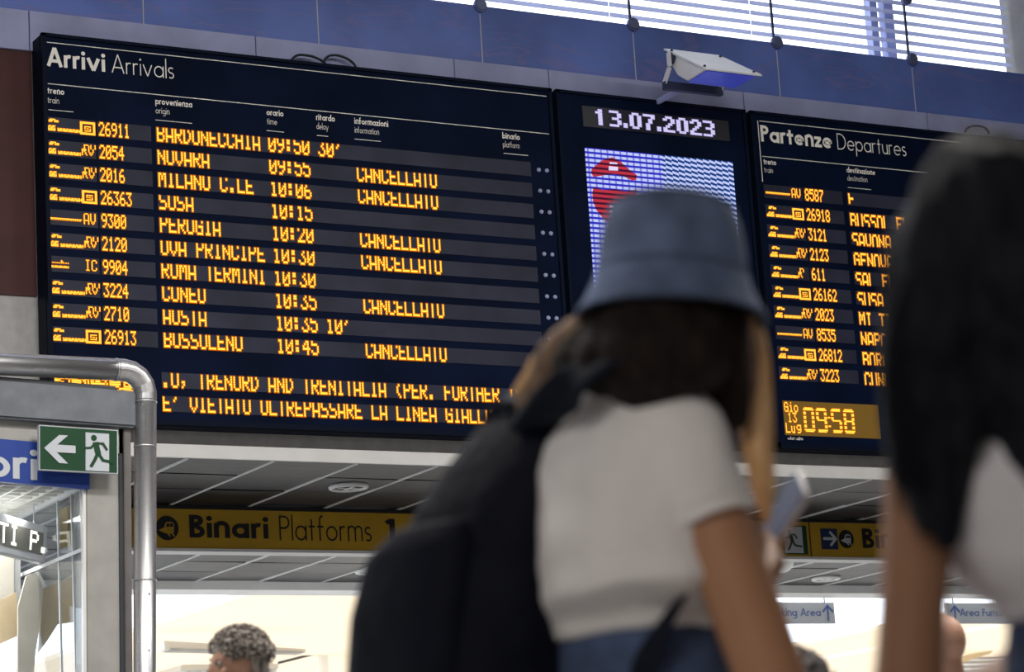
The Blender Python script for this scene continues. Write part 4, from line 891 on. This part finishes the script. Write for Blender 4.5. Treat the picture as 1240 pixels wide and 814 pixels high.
lock('hair_lock', [(700, 396, 3.61, .012), (676, 420, 3.62, .016), (650, 445, 3.63, .014), (626, 474, 3.65, .008)], hl)
lock('hair_lock', [(905, 392, 3.62, .020), (912, 440, 3.60, .023), (912, 490, 3.58, .024), (916, 540, 3.56, .022), (924, 590, 3.56, .017), (927, 630, 3.56, .009)], hl)
lock('hair_lock', [(893, 400, 3.58, .022), (902, 450, 3.58, .022), (903, 500, 3.57, .018), (908, 545, 3.57, .012)], hmid)
# wispy strands at the left side
random.seed(5); bm = bmesh.new()
for i in range(46):
    a = random.uniform(0, 1); o1 = random.uniform(-10, 10); o2 = random.uniform(-12, 12)
    wisp(bm, [S(730-a*24+o1, 380+a*20, 3.58), S(700-a*20+o1, 410+a*14+o1*.4, 3.60), S(668+o2, 440+o2*.6, 3.62), S(636+o2*1.2, 485+o2*.6+random.uniform(-14, 8), 3.65)], .0028)
for i in range(30):
    o1 = random.uniform(-8, 8); wisp(bm, [S(905+o1, 395, 3.61), S(912+o1, 450, 3.6), S(914+o1*1.3, 520, 3.58), S(921+o1*1.4, 590+random.uniform(-20, 30), 3.58)], .0026)
tag(obj('loose_strands', bm, hmid, W1, True), kind='stuff')
# bucket hat
hatm = mat('washed_denim_hat', (.12, .165, .29), .9, var=.35, vscale=14, bump=.5, bscale=260)
htop = hc+hu*.122-hf*.006
prof = [(0, .004), (.045, .004), (.070, -.001), (.082, -.010), (.090, -.030), (.096, -.060), (.0985, -.088), (.0995, -.100), (.100, -.104), (.106, -.122), (.115, -.146), (.123, -.162)]
def revolve(bm, prof, c, ax, fx, ry, n=56, sx=1, sy=1.0, wob=0, th=.0025):
    rings = []
    for k, (r, h) in enumerate(prof+[(p[0]-th*1.2, p[1]-th) for p in prof[::-1]]):
        ring = []
        for i in range(n):
            a = 2*math.pi*i/n; q = max(r, .0004); wb_ = 1+wob*(max(0, r-.1)/.03)*math.sin(3*a+.6)*.12
            ring.append(bm.verts.new(c+(ry*math.cos(a)*sx+fx*math.sin(a)*sy)*q*wb_+ax*h))
        rings.append(ring)
    for a_, b_ in zip(rings, rings[1:]+[rings[0]]):
        for i in range(n): bm.faces.new((a_[i], a_[(i+1) % n], b_[(i+1) % n], b_[i]))
    bmesh.ops.remove_doubles(bm, verts=bm.verts[:], dist=.0001)
bm = bmesh.new(); revolve(bm, prof[:9], htop, hu, hf, hr, sx=.97, sy=1.05); crown = obj('hat_crown', bm, hatm, W1, True)
bm = bmesh.new(); revolve(bm, [(.0995, -.101)]+prof[9:]+[(.124, -.1645)], htop, hu, hf, hr, sx=.97, sy=1.05, wob=.5); obj('hat_brim', bm, hatm, W1, True)
bm = bmesh.new()
for rr, hh in ((.0825, -.010), (.1005, -.104), (.1245, -.164)):
    torus_pts = [htop+(hr*math.cos(2*math.pi*i/48)*.97+hf*math.sin(2*math.pi*i/48)*1.05)*rr+hu*hh for i in range(49)]; tube(bm, torus_pts, .0022, 6, False)
obj('hat_seam', bm, mat('hat_seam', (.07, .10, .17), .9), W1, True)
# phone
ph = empty('mobile_phone', tuple(phone_c), 'white-cased mobile phone held up beside the right elbow of the hatted woman', 'phone')
pu = (S(969, 597, 3.84)-S(922, 672, 3.88)).normalized(); pn = (A_*-.16+R_*-.97+U_*.1); pn = (pn-pu*pn.dot(pu)).normalized(); ps = pu.cross(pn)
def obox(bm, c, a, b, n, ha, hb_, hn):
    v = [bm.verts.new(c+a*x*ha+b*y*hb_+n*z*hn) for z in (-1, 1) for x, y in ((-1, -1), (1, -1), (1, 1), (-1, 1))]
    for q in ((0, 3, 2, 1), (4, 5, 6, 7), (0, 1, 5, 4), (1, 2, 6, 5), (2, 3, 7, 6), (3, 0, 4, 7)): bm.faces.new([v[i] for i in q])
bm = bmesh.new(); obox(bm, phone_c, ps, pu, pn, .037, .074, .0055); bmesh.ops.bevel(bm, geom=bm.edges[:], offset=.005, segments=3, affect='EDGES'); obj('phone_case', bm, mat('phone_case', (.62, .60, .62), .4), ph, True)
bm = bmesh.new(); obox(bm, phone_c+pn*.0058, ps, pu, pn, .033, .069, .0006); obj('phone_screen', bm, mat('phone_screen', (.02, .02, .04), .3, emit=(.05, .055, .09), es=.5), ph)
bm = bmesh.new(); obox(bm, phone_c-pn*.0064+pu*.052+ps*.016, ps, pu, pn, .012, .014, .0015); bmesh.ops.bevel(bm, geom=bm.edges[:], offset=.001, segments=1, affect='EDGES'); obj('camera_bump', bm, M['darkrod'], ph)
# backpack
navy = mat('navy_nylon', (.0045, .006, .014), .75, spec=.15, var=.3, vscale=6, bump=.4, bscale=25); navy2 = mat('strap_webbing', (.006, .009, .018), .8, spec=.15, bump=.3, bscale=150)
BP = empty('backpack', tuple(S(560, 900, 3.8)), 'large dark navy backpack on the back of the hatted woman', 'backpack')
def section(c, hs_, hf_, n=32, p=2.8):
    out = []
    for i in range(n):
        a = 2*math.pi*i/n; ca, sa = math.cos(a), math.sin(a)
        out.append(c+s*hs_*math.copysign(abs(ca)**(2/p), ca)+f*hf_*math.copysign(abs(sa)**(2/p), sa))
    return out
secs = [(648, 478, .045, .022), (646, 488, .075, .035), (634, 515, .095, .052), (612, 560, .115, .068), (590, 610, .130, .084), (574, 670, .140, .100), (566, 730, .146, .108), (560, 800, .150, .114), (562, 880, .150, .112), (568, 940, .140, .10), (575, 958, .10, .07)]
bm = bmesh.new(); rings = [[bm.verts.new(v) for v in section(S(x+15, y, 3.73), a+.012, b)] for x, y, a, b in secs]
for a_, b_ in zip(rings, rings[1:]):
    for i in range(32): bm.faces.new((a_[i], a_[(i+1) % 32], b_[(i+1) % 32], b_[i]))
bm.faces.new(rings[0][::-1]); bm.faces.new(rings[-1])
fuse('bag_body', bm, navy, BP, .007, 6, lambda p: .008*noise.noise(Vector((p.x*7, p.y*7, p.z*5)))+.002*noise.noise(p*40))
bm = bmesh.new(); rings = [[bm.verts.new(v) for v in section(S(x, y, 3.74)-f*(b0*.86), a, .045)] for x, y, a, b0 in ((585, 640, .07, .09), (572, 670, .105, .10), (562, 740, .115, .108), (560, 820, .115, .114), (563, 880, .105, .112))]
for a_, b_ in zip(rings, rings[1:]):
    for i in range(32): bm.faces.new((a_[i], a_[(i+1) % 32], b_[(i+1) % 32], b_[i]))
bm.faces.new(rings[0][::-1]); bm.faces.new(rings[-1]); fuse('front_pocket', bm, navy, BP, .007, 5)
def zipper(px, name='zip'):
    bm = tube(bmesh.new(), spline([tuple(S(*q)) for q in px], 6), .003, 6); obj(name, bm, navy2, BP, True)
def webbing(name, pts, wv, w_, t_, m=None):
    P = [Vector(p) for p in spline([tuple(p) for p in pts], 8)]; bm = bmesh.new(); prev = None; first = None
    for i, p in enumerate(P):
        t = (P[min(i+1, len(P)-1)]-P[max(i-1, 0)]).normalized(); a = (wv-t*wv.dot(t)).normalized(); b = t.cross(a)
        ring = [bm.verts.new(p+a*x*w_/2+b*y*t_/2) for x, y in ((-1, -.6), (-.8, -1), (.8, -1), (1, -.6), (1, .6), (.8, 1), (-.8, 1), (-1, .6))]
        if prev:
            for k in range(8): bm.faces.new((prev[k], prev[(k+1) % 8], ring[(k+1) % 8], ring[k]))
        else: first = ring
        prev = ring
    bm.faces.new(first[::-1]); bm.faces.new(prev); bmesh.ops.recalc_face_normals(bm, faces=bm.faces[:]); obj(name, bm, m or navy2, BP, True)
webbing('shoulder_strap', [S(640, 520, 3.66), S(665, 492, 3.56), S(700, 462, 3.50), S(745, 436, 3.49), S(790, 424, 3.52), S(832, 440, 3.60), S(862, 500, 3.66), S(870, 580, 3.66), S(856, 660, 3.60), S(838, 700, 3.50)], s, .058, .014)
webbing('lower_strap', [S(838, 696, 3.50), S(822, 725, 3.47), S(795, 775, 3.46), S(768, 830, 3.48), S(720, 890, 3.52), S(655, 920, 3.62)], (s+U_*.4), .042, .005)
webbing('far_shoulder_strap', [S(630, 520, 3.72), S(622, 505, 3.76), S(622, 488, 3.84), S(640, 474, 3.90), S(664, 484, 3.94), S(690, 560, 3.95)], s, .052, .014)
webbing('haul_loop', [S(640, 505, 3.72), S(618, 492, 3.72), S(600, 498, 3.74), S(592, 515, 3.76), S(606, 528, 3.78)], s, .022, .006)
# ================================================================ LONG-HAIRED WOMAN AT RIGHT
g = dirn(12); q_ = g.cross(U_).normalized(); T0 = 2.75
hc = S(1236, 335, T0); W2 = empty('person', tuple(Vector((*S(1262, 900, T0).xy, FLOOR))), 'woman with long dark hair at right edge, seen from behind, bare arm hanging', 'person')
nb = S(1252, 505, T0); shl = S(1116, 560, T0-.01); shr_ = nb+q_*.17-U_*.03; hip = Vector((*S(1350, 900, T0).xy, FLOOR+.95)); wa = S(1308, 750, T0)
elb = S(1099, 858, T0-.04); wri = elb-U_*.20+g*.13+q_*.02
bm = bmesh.new(); head(bm, hc, g, U_, 1.0); cap(bm, hc-U_*.07-g*.02, .052, nb, .058); cap(bm, shl+q_*.035, .046, shr_, .055); loft(bm, [(nb, .05, .05), (nb-U_*.05, .10, .06), (S(1262, 560, T0), .10, .08), (S(1266, 650, T0), .088, .09), (wa, .072, .075), (hip+U_*.05, .11, .10), (hip-U_*.05, .11, .10)], q_, g)
cap(bm, shl, .0375, elb.lerp(shl, .4), .0345); cap(bm, elb.lerp(shl, .4), .0345, elb, .037); cap(bm, elb, .037, wri, .026); hand(bm, wri, -U_+g*.2, q_, g, .5)
er = shr_-U_*.28+q_*.05; wr = er-U_*.22+g*.08; cap(bm, shr_, .046, er, .036); cap(bm, er, .036, wr, .026); hand(bm, wr, -U_+g*.2, -q_, g, .5)
kn2 = []
for k in (-1, 1):
    th = hip+q_*k*.085; kp = Vector((*(hip+q_*k*.10).xy, FLOOR+.48)); ap = Vector((*(hip+q_*k*.11).xy, FLOOR+.09)); kn2.append((th, kp, ap)); cap(bm, th, .088, kp, .055); cap(bm, kp, .054, ap, .036); cap(bm, ap, .036, ap+g*.10-U_*.045, .03)
fuse('body', bm, skin_warm, W2, .006, 4); face_bits(hc, g, U_, 1, W2)
bm = bmesh.new(); loft(bm, [(nb+U_*.03, .06, .055), (nb-U_*.0, .10, .065), (S(1250, 540, T0), .118, .085), (S(1256, 580, T0), .118, .100), (S(1258, 640, T0), .106, .105), (S(1272, 685, T0), .094, .10), (S(1300, 730, T0), .084, .095), (S(1312, 757, T0), .084, .095)], q_, g); cap(bm, S(1165, 545, T0), .045, shr_, .062, g, 1)
fuse('t_shirt', bm, mat('pale_grey_tee', (.62, .60, .64), .85, var=.05, vscale=9, bump=.3, bscale=30), W2, .006, 14, cr)
bm = bmesh.new(); loft(bm, [(wa+U_*.005, .072, .085), (wa-U_*.06, .085, .095), (hip, .125, .12)], q_, g); cap(bm, hip+U_*.02, .115, hip-U_*.03, .125, g, .84)
for th, kp, ap in kn2: cap(bm, th-U_*.02, .086, kp, .066); cap(bm, kp, .066, ap+U_*.02, .062)
fuse('jeans', bm, mat('dark_denim', (.02, .035, .08), .85, var=.25, vscale=30, bump=.3, bscale=200), W2, .007, 3)
for k in (-1, 1): shoe(Vector((*(hip+q_*k*.11).xy, FLOOR)), g, W2, sole)
hk = hairmat('black_hair', (.004, .005, .009), (.014, .015, .022)); hk2 = hairmat('brown_hair_tips', (.05, .028, .018), (.14, .08, .05))
bm = bmesh.new(); ell(bm, hc+U_*.012-g*.02, q_*.094, g*.108, U_*.116)
for pts in ([(1195, 250, .075), (1158, 320, .070), (1135, 400, .060), (1122, 480, .046), (1118, 560, .036), (1130, 620, .022)], [(1200, 300, .07), (1165, 420, .050), (1150, 520, .036), (1145, 600, .024), (1146, 655, .012)],
            [(1244, 350, .10), (1246, 460, .058), (1256, 540, .040), (1256, 600, .024)], [(1270, 340, .09), (1290, 480, .07), (1295, 600, .05)], [(1172, 262, .060), (1132, 340, .052), (1108, 420, .040), (1096, 500, .026), (1092, 560, .014)]):
    for a, b in zip(pts, pts[1:]): cap(bm, S(a[0], a[1], T0-.06), a[2], S(b[0], b[1], T0-.07), b[2])
fuse('hair', bm, hk, W2, .006, 4, lambda p: .006*noise.noise(Vector((p.x*45, p.y*45, p.z*5))))
random.seed(21); bm = bmesh.new()
for i in range(120):
    o1 = random.uniform(-14, 30); o2 = random.uniform(-16, 22); t = T0-.08-random.uniform(0, .03)
    wisp(bm, [S(1165+o1, 215+abs(o1), t), S(1118+o1, 300+o1, t), S(1092+o2, 400, t), S(1088+o2, 490, t), S(1104+o2*1.3, 570+random.uniform(-30, 60), t)], .0028)
for i in range(60):
    o1 = random.uniform(-12, 12); t = T0-.10; wisp(bm, [S(1150+o1, 400, t), S(1138+o1, 500, t), S(1134+o1, 590, t), S(1143+o1*.7, 640+random.uniform(-25, 35), t)], .0028)
tag(obj('loose_strands', bm, hk, W2, True), kind='stuff')
bm = bmesh.new()
for i in range(70):
    o1 = random.uniform(-14, 16); t = T0-.02; wisp(bm, [S(1108+o1, 480, t), S(1104+o1, 540, t), S(1116+o1, 600, t), S(1128+o1, 655+random.uniform(-30, 20), t)], .003)
tag(obj('hair_tips', bm, hk2, W2, True), kind='stuff')
